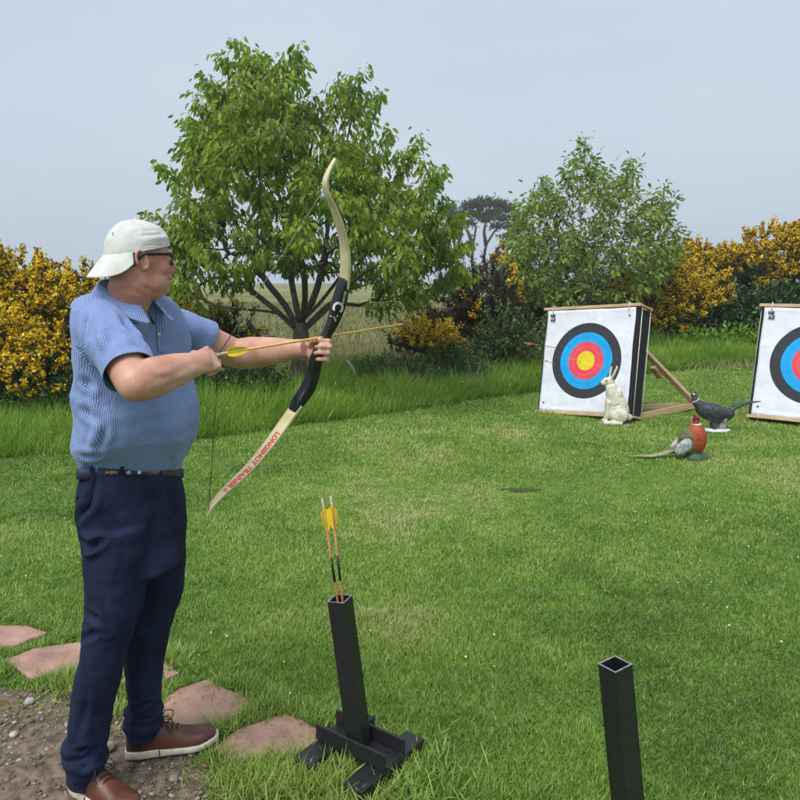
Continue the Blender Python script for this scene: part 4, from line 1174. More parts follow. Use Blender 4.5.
MB().loft([[(.03 + .11 * k_ * math.cos(t), .09 * k_ * math.sin(t), z) for t in np.linspace(0, 6.283, 18, endpoint=False)] for k_, z in ((1, 0), (.95, .02), (.55, .06), (.3, .09))]).build('base', M['ph_base'], root, True)

# dark pheasant
c = G(713, 431); base = Vector((c.x, c.y, Hs(c.x, c.y)))
root = empty('pheasant_figure', base); tag(root, 'dark slate pheasant figure facing left with long raised tail on a pale base', 'pheasant figure', 'pheasant figures on the lawn')
mb = MB()
mb.blob((-.02, 0, .205), ((.19, 0, -.06), (0, .085, 0), (.025, 0, .098)), 18, 12)
mb.tube([(-.14, 0, .26), (-.205, 0, .32), (-.225, 0, .37)], [.065, .042, .028], 12)
mb.blob((-.232, 0, .395), ((.036, 0, 0), (0, .027, 0), (0, 0, .035)))
mb.blob((.12, 0, .17), ((.10, 0, .05), (0, .06, 0), (-.03, 0, .06)))
mb.tube([(.02, .03, .15), (.0, .032, .08), (.0, .032, .02)], [.04, .028, .022], 10)
mb.tube([(.02, -.03, .15), (.0, -.032, .08), (.0, -.032, .02)], [.04, .028, .022], 10)
figure(mb, .007, 3, 'body', M['ph_dark'], root)
MB().tube([(-.200, 0, .325), (-.212, 0, .345)], [.045, .040], 14).build('collar', M['ph_wing'], root, True)
MB().tube([(-.26, 0, .395), (-.298, 0, .382)], [.011, .002], 8).build('beak', M['beak'], root, True)
MB().blob((-.238, -.018, .403), ((.014, 0, 0), (0, .012, 0), (0, 0, .011))).build('cheek', M['white_paint'], root, True)
for s_ in (-1, 1):
    MB().blob((.01, s_ * .06, .215), ((.15, 0, -.035), (0, .026, 0), (.01, 0, .060)), 16, 8).build('wing', M['ph_dark'], root, True)
mb = MB()
for o_, l_ in ((-.018, .9), (0, 1), (.018, .94)):
    mb.tube([(.13, o_ * .6, .20), (.19, o_ * .8, .245), (.28, o_, .295), (.37, o_, .315), (.37 + .12 * l_, o_ * .6, .322)], [(.03, .035), (.022, .028), (.014, .022), (.010, .015), (.004, .006)], 8, up=(0, 0, 1))
mb.build('tail', M['ph_dark'], root, True)
MB().blob((.10, -.035, .145), ((.032, 0, 0), (0, .03, 0), (0, 0, .045))).build('flank_patch', mat_noise('straw patch', (.35, .33, .16), (.5, .47, .27), 30), root, True)
MB().tube([(.085, 0, .11), (.10, 0, .015)], [.035, .045], 10).build('support', M['ph_wing'], root, True)
MB().loft([[(.03 + .155 * k_ * math.cos(t), .10 * k_ * math.sin(t), z) for t in np.linspace(0, 6.283, 20, endpoint=False)] for k_, z in ((1, 0), (1, .018), (.9, .026), (.3, .028))]).build('base', M['white_paint'], root, True)

# ---------------------------------------------------------------- arrow stands
def make_stand(base, lean_x, lean_y, rz, h, label, twist=12):
    root = empty('arrow_stand', base, rz); tag(root, label, 'arrow stand', 'black steel arrow stands in the foreground')
    Wt, th = .060, .004
    R = (Matrix.Rotation(-rz, 3, 'Z') @ Matrix.Rotation(lean_y, 3, 'Y') @ Matrix.Rotation(lean_x, 3, 'X') @ Matrix.Rotation(rz + math.radians(twist), 3, 'Z'))
    def sq(w, z): return [R @ Vector((x * w / 2, y * w / 2, z)) + Vector((0, 0, .05)) for x, y in ((-1, -1), (1, -1), (1, 1), (-1, 1))]
    MB().loft([sq(Wt, -.03), sq(Wt, h * .5), sq(Wt, h), sq(Wt - 2 * th, h), sq(Wt - 2 * th, .02)], True).build('tube', M['black_metal'], root)
    rim = MB().loft([sq(Wt - .0005, h + .0005), sq(Wt - .0005, h + .002), sq(Wt - 2 * th + .001, h + .002), sq(Wt - 2 * th + .001, h + .0005)], False).build('tube_rim', M['worn_edge'], root)
    # two low plates crossing, two upright channels gripping the tube
    for x in (-.108, .108):
        MB().box((x, 0, .030), (.078, .34, .034), None, .003).build('foot_plate', M['black_metal'], root)
    for y in (-.052, .052):
        MB().box((0, y, .078), (.295, .010, .056), None, .002).build('channel_side', M['black_metal'], root)
    MB().box((0, 0, .052), (.29, .092, .008), None, .002).build('channel_floor', M['black_metal'], root)
    return root, R
b1 = G(360, 760); b1 = Vector((b1.x, b1.y, 0))
st1, R1 = make_stand(b1, 0, math.radians(-6.5), math.radians(-36), .53, 'black square tube stand holding two arrows, its crossed base in the grass')
rim1 = b1 + Matrix.Rotation(math.radians(-36), 3, 'Z') @ (R1 @ Vector((0, 0, .53))) + Vector((0, 0, .05))
b2 = W(634, 858, 1.76); b2 = Vector((b2.x, b2.y, 0))
st2, R2 = make_stand(b2, 0, math.radians(-7.5), math.radians(-8), .585, 'empty black square tube rising from the bottom edge, right of the stand with arrows', 38)
# arrows standing in the tube
for (px, py, off, vn, lab) in ((322.5, 500, (-.010, .008, 0), ('yellow_plastic', 'yellow_plastic', 'orange_plastic'), 'left arrow of the two standing in the black tube, set slightly lower'),
                               (331, 498, (.008, -.004, 0), ('yellow_plastic', 'orange_plastic', 'yellow_plastic'), 'right arrow of the two standing in the black tube')):
    m_ = rim1 + Vector(off); tail = W(px, py, m_.y + .012)
    d_ = (m_ - tail).normalized()
    make_arrow(tail, tail + d_ * .70, lab, 'arrow_wood', vn, group='arrows standing in the tube', roll=1.3 if px < 328 else .5, r=.0038, hv=.015)

# ================================================================ the archer
NOCK = W(219, 354, 2.13)
TIPP = W(404, 324, 2.70)
AD = (TIPP - NOCK).normalized()
T1s, T2s = W(334, 158, 2.40), W(208, 515, 2.40)
RD = (T1s - T2s).normalized()
PN = AD.cross(RD).normalized()                       # normal of the bow plane
def onbow(px, py):
    d = ray(px, py); o = Vector((0, 0, CAM_Z)); return o + d * ((NOCK - o).dot(PN) / d.dot(PN))
print('arrow', NOCK[:], TIPP[:], (TIPP - NOCK).length, 'plane', PN[:], 'view', ray(320, 345).normalized().dot(PN))
GRIP = onbow(321, 347)
print('grip', GRIP[:], 'tips', onbow(334, 158)[:], onbow(208, 515)[:])

def hm(name, **k): return mat_noise(name, **k)
def mat_skin():
    m, n, l, b = new_mat('skin')
    tc = n.new('ShaderNodeTexCoord')
    t1 = n.new('ShaderNodeTexNoise'); t1.inputs['Scale'].default_value = 13; t1.inputs['Detail'].default_value = 5
    rp = n.new('ShaderNodeValToRGB'); rp.color_ramp.elements[0].position = .35; rp.color_ramp.elements[0].color = (.50, .25, .18, 1)
    rp.color_ramp.elements[1].position = .68; rp.color_ramp.elements[1].color = (.66, .385, .29, 1)
    l.new(tc.outputs['Object'], t1.inputs['Vector']); l.new(t1.outputs[0], rp.inputs[0])
    at = n.new('ShaderNodeAttribute'); at.attribute_name = 'flush'
    mx = n.new('ShaderNodeMixRGB'); mx.inputs['Color2'].default_value = (.48, .175, .13, 1); l.new(at.outputs['Fac'], mx.inputs['Fac']); l.new(rp.outputs[0], mx.inputs['Color1'])
    at2 = n.new('ShaderNodeAttribute'); at2.attribute_name = 'stubble'
    m2 = n.new('ShaderNodeMixRGB'); m2.inputs['Color2'].default_value = (.44, .31, .26, 1); l.new(at2.outputs['Fac'], m2.inputs['Fac']); l.new(mx.outputs[0], m2.inputs['Color1'])
    l.new(m2.outputs[0], b.inputs['Base Color'])
    b.inputs['Roughness'].default_value = .48; b.inputs['Specular IOR Level'].default_value = .4
    b.inputs['Subsurface Weight'].default_value = .12; b.inputs['Subsurface Radius'].default_value = (.012, .004, .002); b.inputs['Subsurface Scale'].default_value = .6
    t2 = n.new('ShaderNodeTexNoise'); t2.inputs['Scale'].default_value = 160; t2.inputs['Detail'].default_value = 3; l.new(tc.outputs['Object'], t2.inputs['Vector'])
    bp = n.new('ShaderNodeBump'); bp.inputs['Strength'].default_value = .25; bp.inputs['Distance'].default_value = .003; l.new(t2.outputs[0], bp.inputs['Height']); l.new(bp.outputs[0], b.inputs['Normal'])
    return m
def mat_shirt():
    m, n, l, b = new_mat('patterned blue shirt cloth')
    at = n.new('ShaderNodeAttribute'); at.attribute_name = 'cloth'
    sp = n.new('ShaderNodeSeparateXYZ'); l.new(at.outputs['Vector'], sp.inputs[0])
    def mth(op, a_, b_=None, c_=None):
        q = n.new('ShaderNodeMath'); q.operation = op
        for i, v in enumerate((a_, b_, c_)):
            if v is None: continue
            if isinstance(v, (int, float)): q.inputs[i].default_value = v
            else: l.new(v, q.inputs[i])
        return q.outputs[0]
    u = mth('MULTIPLY', sp.outputs['X'], 1 / .0054); v = mth('MULTIPLY', sp.outputs['Y'], 1 / .0068)
    col = mth('FLOOR', u); par = mth('MODULO', col, 2.0)
    fu = mth('FRACT', u); fv = mth('FRACT', mth('ADD', v, mth('MULTIPLY', par, .5)))
    inu = mth('MULTIPLY', mth('GREATER_THAN', fu, .30), mth('LESS_THAN', fu, .74))
    inv = mth('MULTIPLY', mth('GREATER_THAN', fv, .16), mth('LESS_THAN', fv, .80))
    dash = mth('MULTIPLY', inu, inv)
    edge = mth('MULTIPLY', mth('GREATER_THAN', fu, .78), mth('LESS_THAN', fu, .98))
    c1 = n.new('ShaderNodeMixRGB'); c1.inputs['Color1'].default_value = (.135, .205, .45, 1); c1.inputs['Color2'].default_value = (.045, .085, .26, 1); l.new(mth('MULTIPLY', edge, .7), c1.inputs['Fac'])
    c2 = n.new('ShaderNodeMixRGB'); c2.inputs['Color2'].default_value = (.46, .55, .76, 1); l.new(c1.outputs[0], c2.inputs['Color1']); l.new(mth('MULTIPLY', dash, .75), c2.inputs['Fac'])
    l.new(c2.outputs[0], b.inputs['Base Color'])
    b.inputs['Roughness'].default_value = .8; b.inputs['Specular IOR Level'].default_value = .2; b.inputs['Sheen Weight'].default_value = .15
    tc = n.new('ShaderNodeTexCoord'); mp = n.new('ShaderNodeMapping'); mp.inputs['Rotation'].default_value = (.3, .5, .2)
    t1 = n.new('ShaderNodeTexNoise'); t1.inputs['Scale'].default_value = 11; t1.inputs['Detail'].default_value = 4; t1.inputs['Distortion'].default_value = .8
    l.new(tc.outputs['Object'], mp.inputs[0]); l.new(mp.outputs[0], t1.inputs['Vector'])
    bp = n.new('ShaderNodeBump'); bp.inputs['Strength'].default_value = .55; bp.inputs['Distance'].default_value = .02; l.new(t1.outputs[0], bp.inputs['Height']); l.new(bp.outputs[0], b.inputs['Normal'])
    return m
M['skin'] = mat_skin(); M['shirt'] = mat_shirt()
M['navy'] = mat_noise('navy trouser cloth', (.0065, .0100, .029), (.013, .020, .054), 9, .85, .5, 26, bdist=.015, spec=.2)
M['belt'] = mat_noise('navy woven belt', (.012, .014, .04), (.03, .035, .08), 200, .7)
M['leather'] = mat_noise('brown leather', (.055, .018, .010), (.125, .042, .024), 14, .38, .3, 90, spec=.5, bdist=.003)
M['cap'] = mat_noise('off white cap cotton', (.54, .54, .52), (.64, .64, .62), 30, .9, .35, 45, bdist=.006)
M['sole'] = mat_noise('cream rubber sole', (.52, .47, .36), (.66, .61, .50), 40, .7)
M['frame'] = mat_noise('dark spectacle frame', (.008, .010, .016), (.02, .025, .035), 30, .25)
M['lace'] = mat_noise('dark laces', (.015, .012, .01), (.04, .03, .025), 60, .8)
M['hair'] = mat_noise('short grey brown hair', (.10, .075, .055), (.22, .18, .145), 120, .8, .8, 300, bdist=.004)
mg, n, l, b = new_mat('spectacle lens'); b.inputs['Base Color'].default_value = (.9, .95, 1, 1); b.inputs['Roughness'].default_value = .03; b.inputs['Alpha'].default_value = .28; M['lens'] = mg

def vmix(a_, b_, t): return Vector(a_).lerp(Vector(b_), t)
def spline(P_, n_=6):
    P_ = [Vector(p) for p in P_]; out = []
    for i in range(len(P_) - 1):
        p0, p1, p2, p3 = P_[max(i - 1, 0)], P_[i], P_[i + 1], P_[min(i + 2, len(P_) - 1)]
        for k_ in range(n_):
            t = k_ / n_
            out.append(.5 * (2 * p1 + (p2 - p0) * t + (2 * p0 - 5 * p1 + 4 * p2 - p3) * t * t + (3 * p1 - p0 - 3 * p2 + p3) * t ** 3))
    return out + [P_[-1]]
def rspl(R_, n_=6):
    xs = np.linspace(0, len(R_) - 1, (len(R_) - 1) * n_ + 1)
    A_ = np.array([r if isinstance(r, tuple) else (r, r) for r in R_], float)
    from_ = np.arange(len(R_))
    return [(float(np.interp(x, from_, A_[:, 0])), float(np.interp(x, from_, A_[:, 1]))) for x in xs]

FB = Vector((.84, -.54, 0)).normalized()             # where the chest points
LB = Vector((.54, .84, 0)).normalized()              # the man's left (away from the camera)
Z3 = Vector((0, 0, 1))

# shoulders, elbows, wrists
SH_R, EL_R, WR_R = W(102, 322, 2.10), W(136, 383, 1.93), W(202, 362, 2.07)
SH_L, EL_L, WR_L = W(174, 326, 2.46), W(236, 354, 2.60), None
HD_R = (NOCK - WR_R)
ARM_L = (GRIP - EL_L).normalized()
WR_L = GRIP - ARM_L * .085 + Vector((0, 0, .0))
print('R upper', (SH_R - EL_R).length, 'fore', (EL_R - WR_R).length, 'hand', HD_R.length, 'L upper', (SH_L - EL_L).length, 'fore', (EL_L - WR_L).length)

def hand(mb, wrist, u, n_, s_, curls, spread=(.0, .0, .0, .0), thumb=None, wr=.024, scale=1.0):
    """u: wrist -> knuckles, n_: back of the hand, s_: towards the thumb side."""
    k = scale
    P0 = Vector(wrist)
    pts = [P0 - u * .02, P0 + u * .015 * k, P0 + u * .05 * k, P0 + u * .088 * k]
    mb.tube(pts, [(wr * .82, wr), (wr * .80, wr * 1.18), (.0155 * k, .038 * k), (.0125 * k, .040 * k)], 14, up=n_)
    lens = [(.044, .026, .021), (.048, .030, .023), (.045, .028, .022), (.036, .021, .019)]
    for i in range(4):
        off = (1.5 - i) * .0195 * k
        p = P0 + u * (.086 - abs(i - 1.2) * .003) * k + s_ * off + n_ * .001
        q = [P0 + u * .045 * k + s_ * off * .8, p]; rr_ = [.0095 * k, .0102 * k]
        d = u.copy(); ang = 0
        for j in range(3):
            ang += math.radians(curls[i][j])
            d = (u * math.cos(ang) - n_ * math.sin(ang)) + s_ * spread[i]
            d.normalize()
            p = p + d * lens[i][j] * k
            q.append(p); rr_.append((.0092, .0082, .0066)[j] * k)
        mb.tube(q, rr_, 14, up=s_)
        mb.sph(q[1] + n_ * .0012, .0108 * k, 12, 8); mb.sph(q[2], .0096 * k, 12, 8)
        mb.sph(q[-1], .0064 * k, 8, 6)
    if thumb:
        q = [P0 + u * .020 * k + s_ * .018 * k - n_ * .004]
        for d in thumb:
            dd = (u * d[0] + s_ * d[1] + n_ * d[2]).normalized(); q.append(q[-1] + dd * d[3] * k)
        mb.tube(q, [.0145 * k, .0125 * k, .0100 * k, .0078 * k][:len(q)], 10, up=n_)
        mb.sph(q[-1], .0076 * k, 8, 6)

# ---- body: one skin surface
mb = MB()
HC = W(138, 254, 2.17); HS = .91                               # middle of the skull
FH = Vector((.84, .54, 0)).normalized(); FH = (FH + Vector((0, 0, -.03))).normalized()
RH = FH.cross(Z3).normalized(); UH = RH.cross(FH)
def h(f, r, z): return HC + (FH * f + RH * r + UH * z) * HS
def hb(f, r, z, a_, b_, c_, rot=0.0, n=14, m=10, mbx=None):
    fa = FH * math.cos(rot) + UH * math.sin(rot); ua = UH * math.cos(rot) - FH * math.sin(rot)
    (mbx or mb).blob(h(f, r, z), (fa * (a_ * HS), RH * (b_ * HS), ua * (c_ * HS)), n, m)
hb(0, 0, .0, .098, .077, .092)
hb(-.03, 0, -.01, .072, .074, .08)
hb(.040, 0, -.045, .058, .064, .082)
hb(.032, 0, -.088, .062, .060, .040)
hb(.070, 0, -.108, .027, .030, .022)                # chin
hb(.020, 0, -.118, .060, .052, .030)                # under the chin
for s_ in (-1, 1):
    hb(.030, s_ * .040, -.085, .050, .026, .040)    # jowl
    hb(.060, s_ * .040, -.040, .030, .024, .028)    # cheek
    hb(.086, s_ * .030, .010, .014, .024, .008)     # brow
    hb(.078, s_ * .031, -.012, .014, .017, .012)    # eye lids
    hb(.100, s_ * .012, -.050, .012, .009, .008)    # nostril
mb.tube([h(.088, 0, .008), h(.098, 0, -.015), h(.110, 0, -.036), h(.114, 0, -.045)], [.009, .009, .0115, .010], 10, up=RH)
hb(.107, 0, -.051, .012, .009, .007)
hb(.090, 0, -.068, .013, .025, .012)
hb(.098, 0, -.0715, .010, .022, .0042)
hb(.096, 0, -.084, .010, .020, .0050)
hb(.084, 0, -.095, .014, .024, .010)
for s_ in (-1, 1):                                   # ears
    r0 = .076
    ring = []
    for k_ in range(11):
        t = math.radians(-60 + k_ * 27)
        ring.append(h(-.008 + .018 * math.cos(t) - .006 * math.sin(t), s_ * (r0 + .007 - .004 * math.cos(t)), -.022 + .030 * math.sin(t)))
    mb.tube(ring, [.0050] * 11, 9)
    hb(-.004, s_ * (r0 - .004), -.026, .015, .006, .026)
    hb(.002, s_ * (r0 + .000), -.047, .008, .005, .008)
    mb.tube([h(.004, s_ * (r0 + .001), -.030), h(.007, s_ * (r0 + .004), -.022), h(.004, s_ * r0, -.012)], [.004, .005, .003], 6)
# neck down into the chest
NK = W(122, 312, 2.20)
mb.tube(spline([h(-.012, 0, -.04), h(-.018, 0, -.10), NK + Vector((.01, 0, .015)), NK + Vector((-.02, .02, -.10))], 4), rspl([.060, .064, .066, .066], 4), 24)
# torso core under the shirt
TC = W(133, 400, 2.22)
def tc(f, l_, z): return Vector((TC.x, TC.y, 0)) + FB * f + LB * l_ + Z3 * z
mb.tube([tc(-.03, 0, 1.47), tc(-.02, 0, 1.36), tc(0, 0, 1.2), tc(.0, 0, 1.05), tc(-.02, 0, .93)], [(.05, .10), (.05, .10), (.05, .09), (.05, .09), (.045, .10)], 18, up=FB)
for (a0, a1, a2, r_) in ((SH_R, EL_R, WR_R, 1), (SH_L, EL_L, WR_L, .94)):
    mb.tube(spline([a0, vmix(a0, a1, .5), a1], 5), rspl([.058, .055, .051], 5), 28)
    mb.sph(a1, .050 * r_, 24, 16)
    up_ = (a2 - a1).cross(Vector((0, 0, 1))).normalized()
    mb.tube(spline([a1, vmix(a1, a2, .25), vmix(a1, a2, .6), vmix(a1, a2, .88), a2 + (a2 - a1).normalized() * .02], 5), rspl([(.050, .052), (.048, .056), (.039, .047), (.029, .034), (.026, .030)], 5), 28, up=up_)
# right hand, fingers hooked round the string, back of the hand to the camera
uR = (NOCK - Vector((0, 0, .004)) - WR_R).normalized(); uR = (uR + Vector((.05, .05, .02))).normalized()
nR = Vector((.10, -1.0, .30)); nR = (nR - uR * nR.dot(uR)).normalized(); sR = nR.cross(uR).normalized()
if sR.z < 0: sR = -sR
dN = (NOCK - WR_R).dot(uR)
hand(mb, WR_R - uR * max(0, .112 - dN), uR, nR, sR, [(38, 88, 48), (34, 92, 48), (38, 92, 46), (48, 92, 40)], thumb=[(.75, .45, -.35, .040), (.9, .02, -.55, .030), (.75, -.25, -.55, .024)], wr=.027)
# left hand round the grip, palm towards the camera side of the bow
uL = (ARM_L).normalized(); sL = (RD - uL * RD.dot(uL)).normalized()
nL = uL.cross(sL).normalized()
if nL.y < 0: nL = -nL
Lw = GRIP - uL * .082 + nL * .030 - sL * .012
hand(mb, Lw, uL, nL, sL, [(48, 78, 62), (46, 80, 62), (50, 78, 60), (56, 76, 55)], thumb=[(.70, .42, -.62, .040), (.80, .05, -.60, .030), (.80, -.12, -.35, .026)], wr=.025, scale=1.0)
# legs (inside the trousers)
HP_R, KN_R, AN_R = W(112, 545, 2.14), W(106, 632, 2.115), W(86, 772, 2.085)
HP_L, KN_L, AN_L = W(148, 545, 2.30), W(147, 632, 2.26), W(141, 726, 2.285)
AN_R.z = max(.10, AN_R.z); AN_L.z = max(.11, AN_L.z)
for a_, b_, c_ in ((HP_R, KN_R, AN_R), (HP_L, KN_L, AN_L)):
    mb.tube(spline([a_ + Vector((0, 0, .05)), a_, b_, vmix(b_, c_, .4), c_ + Vector((0, 0, -.05))], 4), rspl([.050, .048, .034, .030, .028], 4), 12)
me = fuse(mb, .0034, 4, .5)
co = get_co(me)
rel = co - np.array(HC)
f_ = rel @ np.array(FH) / HS; r_ = rel @ np.array(RH) / HS; z_ = rel @ np.array(UH) / HS
headm = (z_ > -.16) & (np.linalg.norm(rel, axis=1) < .2)
flush = np.where(headm, .55 + .35 * np.exp(-((f_ - .10) / .03) ** 2 - ((z_ + .045) / .03) ** 2) + .3 * np.exp(-((f_ - .05) / .03) ** 2 - ((z_ + .045) / .03) ** 2), 0)
flush = np.maximum(flush, np.where(headm & (z_ < -.10), .75, 0))
for c_ in (EL_R,):
    flush = np.maximum(flush, .7 * np.exp(-(np.linalg.norm(co - np.array(c_), axis=1) / .045) ** 2))
flush = np.clip(flush + .55 * (noise3(co, 26, 3) - .5) + .4 * (noise3(co, 90, 13) - .5), 0, 1)
stub = np.where(headm, smooth(-.045, -.075, z_) * smooth(.035, .07, f_) * .35, 0) * (.5 + noise3(co, 300, 2))
for nm, arr in (('flush', flush), ('stubble', np.clip(stub, 0, 1))):
    at = me.attributes.new(nm, 'FLOAT', 'POINT'); at.data.foreach_set('value', arr.astype(np.float32))
folds(me, [([h(.106, .020, -.046), h(.096, .032, -.062), h(.084, .036, -.080)], -.0010, .006), ([h(.104, .004, -.0775), h(.098, .018, -.0775), h(.088, .028, -.079)], -.0020, .0040),
           ([h(-.03, .066, -.085), h(.01, .064, -.108), h(.05, .045, -.122)], -.0010, .006), ([h(-.04, .064, -.110), h(.0, .064, -.130), h(.04, .045, -.142)], -.0009, .006),
           ([h(.088, .044, -.026), h(.080, .054, -.030), h(.070, .060, -.026)], -.0009, .005), ([h(.060, .062, -.050), h(.060, .058, -.075), h(.050, .056, -.095)], .0006, .012),
           ([W(150, 372, 1.90), W(156, 384, 1.90), W(154, 396, 1.92)], -.003, .006), ([W(146, 366, 1.90), W(160, 372, 1.92), W(172, 372, 1.95)], .002, .010),
           ([W(160, 386, 1.92), W(176, 381, 1.95), W(190, 374, 2.0)], .002, .010)])
person = link_mesh('person', me, M['skin'], None, True)
tag(person, 'man in white cap, blue patterned polo shirt and navy trousers drawing a recurve bow', 'person')

# ---- shirt
def fit_ring(py, xl, xr, hw, Yc, Ynear, e_, n_=40, dirs=None, level=0.0):
    F_, L_ = dirs or (FB, LB)
    z = W(400, py, Ynear).z; tl, tr = xl, xr
    for it in range(6):
        k = 1.0
        A_, B_ = W(tl, py, Yc), W(tr, py, Yc); cx = (A_.x + B_.x) / 2; ext = (B_.x - A_.x) / 2
        if dirs is None: fa = math.sqrt(max(.002, ext ** 2 - (hw * abs(L_.x)) ** 2)) / abs(F_.x)
        else: fa = ext
        ring = []
        for k_ in range(n_):
            t = 2 * math.pi * k_ / n_; cc, ss = math.cos(t), math.sin(t)
            ring.append(Vector((cx, Yc, z)) + F_ * (fa * math.copysign(abs(cc) ** e_, cc)) + L_ * (hw * math.copysign(abs(ss) ** e_, ss)))
        pr = []
        for q in ring:
            q.z = z * (1 - level) + W(400, py, q.y).z * level
            c_, s_ = math.cos(PITCH), math.sin(PITCH); dep = q.y * c_ - (q.z - CAM_Z) * s_
            pr.append(400 + F_PX * q.x / dep)
        tl += xl - min(pr); tr += xr - max(pr)
    return ring
YC = 2.22
PIX = [(293, 103, 150), (300, 88, 162), (309, 78, 174), (324, 72, 184), (345, 71, 190), (370, 70, 192), (395, 70, 195), (415, 70.5, 198.5), (432, 71, 199.5), (446, 72, 197.5), (458, 73.5, 192), (468, 76, 186), (474, 79, 182), (486, 80, 181)]
HWD = [.09, .15, .185, .20, .205, .205, .205, .205, .205, .20, .195, .185, .18, .17]
mb = MB(); rings = []
for (py, xl, xr), hw in zip(PIX, HWD):
    rings.append(fit_ring(py, xl + 1, xr - 1, hw, YC, YC - hw * .55 if py > 380 else YC - .05, .86, level=float(smooth(425, 470, py))))
mb.loft(rings)
UR = (EL_R - SH_R).normalized(); UL = (EL_L - SH_L).normalized()
HEM_R = W(133, 373, 1.965); HEM_R = SH_R + UR * ((HEM_R - SH_R).dot(UR)); 
HEM_L = SH_L + UL * .125
mb.tube(spline([SH_R - UR * .035 + Vector((.022, .03, -.012)), SH_R + UR * .03, HEM_R - UR * .06, HEM_R + UR * .03], 5), rspl([.062, .071, .071, .073], 5), 28)
mb.tube(spline([SH_L - UL * .08 - LB * .03, SH_L + UL * .02, HEM_L - UL * .05, HEM_L + UL * .03], 5), rspl([.068, .070, .066, .068], 5), 20)
mb.blob(SH_R + Vector((.03, .06, .0)), (FB * .072, LB * .085, Z3 * .070))
mb.blob(SH_L + Vector((-.04, -.05, .005)), (FB * .08, LB * .09, Z3 * .07))
mb.blob(W(104, 306, 2.17), (FB * .07, LB * .10, Z3 * .040))
me = fuse(mb, .0050, 6, .6)
def pl(*a_): return [W(*p) for p in a_]
S_ = 1.0
folds(me, [
    # sleeve front and armhole
    (pl((121, 300, 2.06), (128, 325, 2.02), (140, 345, 2.0), (150, 362, 2.0)), -.010, .012),
    (pl((84, 312, 2.02), (86, 345, 2.0), (90, 372, 2.0), (104, 388, 2.02)), -.010, .010),
    (pl((98, 300, 2.0), (108, 325, 1.97), (118, 350, 1.95)), -.005, .012),
    (pl((92, 318, 1.98), (104, 345, 1.95), (116, 372, 1.95)), .005, .011),
    (pl((106, 312, 1.98), (122, 330, 1.96), (136, 352, 1.96)), .005, .010),
    # chest
    (pl((143, 330, 2.02), (152, 360, 2.05), (158, 385, 2.08)), -.006, .011),
    (pl((158, 322, 2.05), (166, 350, 2.06), (170, 380, 2.08)), -.006, .010),
    (pl((172, 312, 2.15), (180, 335, 2.15), (184, 360, 2.15)), .006, .011),
    (pl((150, 310, 2.05), (153, 340, 2.05), (154, 372, 2.05)), .004, .008),
    # side, below the sleeve
    (pl((84, 380, 2.05), (96, 392, 2.02), (108, 396, 2.02)), -.010, .011),
    (pl((76, 395, 2.1), (90, 415, 2.03), (104, 425, 2.02)), -.008, .012),
    (pl((112, 400, 2.02), (106, 425, 2.02), (98, 448, 2.03)), -.009, .012),
    (pl((128, 402, 2.0), (122, 430, 2.0), (116, 458, 2.03)), .006, .013),
    (pl((92, 400, 2.04), (98, 430, 2.03), (92, 455, 2.05)), .005, .011),
    (pl((73, 440, 2.15), (88, 455, 2.05), (104, 460, 2.03)), -.009, .010),
    (pl((104, 466, 2.05), (124, 458, 2.02), (148, 452, 2.0), (160, 446, 2.02)), -.010, .010),
    (pl((80, 465, 2.1), (100, 472, 2.06), (116, 468, 2.05)), .007, .009),
    (pl((118, 470, 2.05), (140, 464, 2.03), (160, 468, 2.05)), .006, .009),
    (pl((75, 330, 2.1), (78, 360, 2.08), (76, 390, 2.1)), .005, .012),
])
co, no = get_co(me), get_no(me)
w1 = noise2(co[:, 0] * 9 + co[:, 1] * 9 + co[:, 2] * 4, co[:, 2] * 11 - co[:, 0] * 5, 77) - .5
w2 = noise2(co[:, 0] * 22 + co[:, 2] * 16, co[:, 2] * 20 - co[:, 1] * 18, 78) - .5
lowm = .6 + .9 * smooth(1.28, 1.05, co[:, 2])
set_co(me, co + no * (w1 * .018 * lowm + w2 * .005)[:, None])
cut(me, HEM_R, (UR + Vector((-.10, 0, .06))).normalized(), .098, .045, (LB, .052))
cut(me, HEM_L, UL, .085, .05)
bm = bmesh.new(); bm.from_mesh(me)                    # drop the cap over the neck hole and the bottom
nkc = h(-.02, 0, -.135)
kill = [f for f in bm.faces if (f.calc_center_median() - (NK + Vector((.012, 0, .035)))).length < .072 and f.normal.z > .1]
bmesh.ops.delete(bm, geom=kill, context='FACES'); bm.to_mesh(me); bm.free()
shirt = link_mesh('polo_shirt', me, M['shirt'], person, True)
md = shirt.modifiers.new('s', 'SOLIDIFY'); md.thickness = .0025; md.offset = -1
apply_mods(shirt); me = shirt.data
me.polygons.foreach_set('use_smooth', np.ones(len(me.polygons), bool))
# cloth coordinates: round the body and up, or round and along each sleeve
co = get_co(me); npoly = len(me.polygons)
li = np.empty(len(me.loops), np.int32); me.loops.foreach_get('vertex_index', li)
lt = np.empty(npoly, np.int32); me.polygons.foreach_get('loop_total', lt)
pc = np.empty(npoly * 3, np.float32); me.polygons.foreach_get('center', pc); pc = pc.reshape(-1, 3)
fid = np.repeat(np.arange(npoly), lt)
def axis_d(P_, a_, b_):
    a_, b_ = np.array(a_), np.array(b_); ab = b_ - a_; t = (P_ - a_) @ ab / (ab @ ab); c = np.clip(t, 0, 1.2)
    return np.linalg.norm(P_ - a_ - c[:, None] * ab, axis=1), t
mR = np.zeros(npoly, bool); mL = np.zeros(npoly, bool)
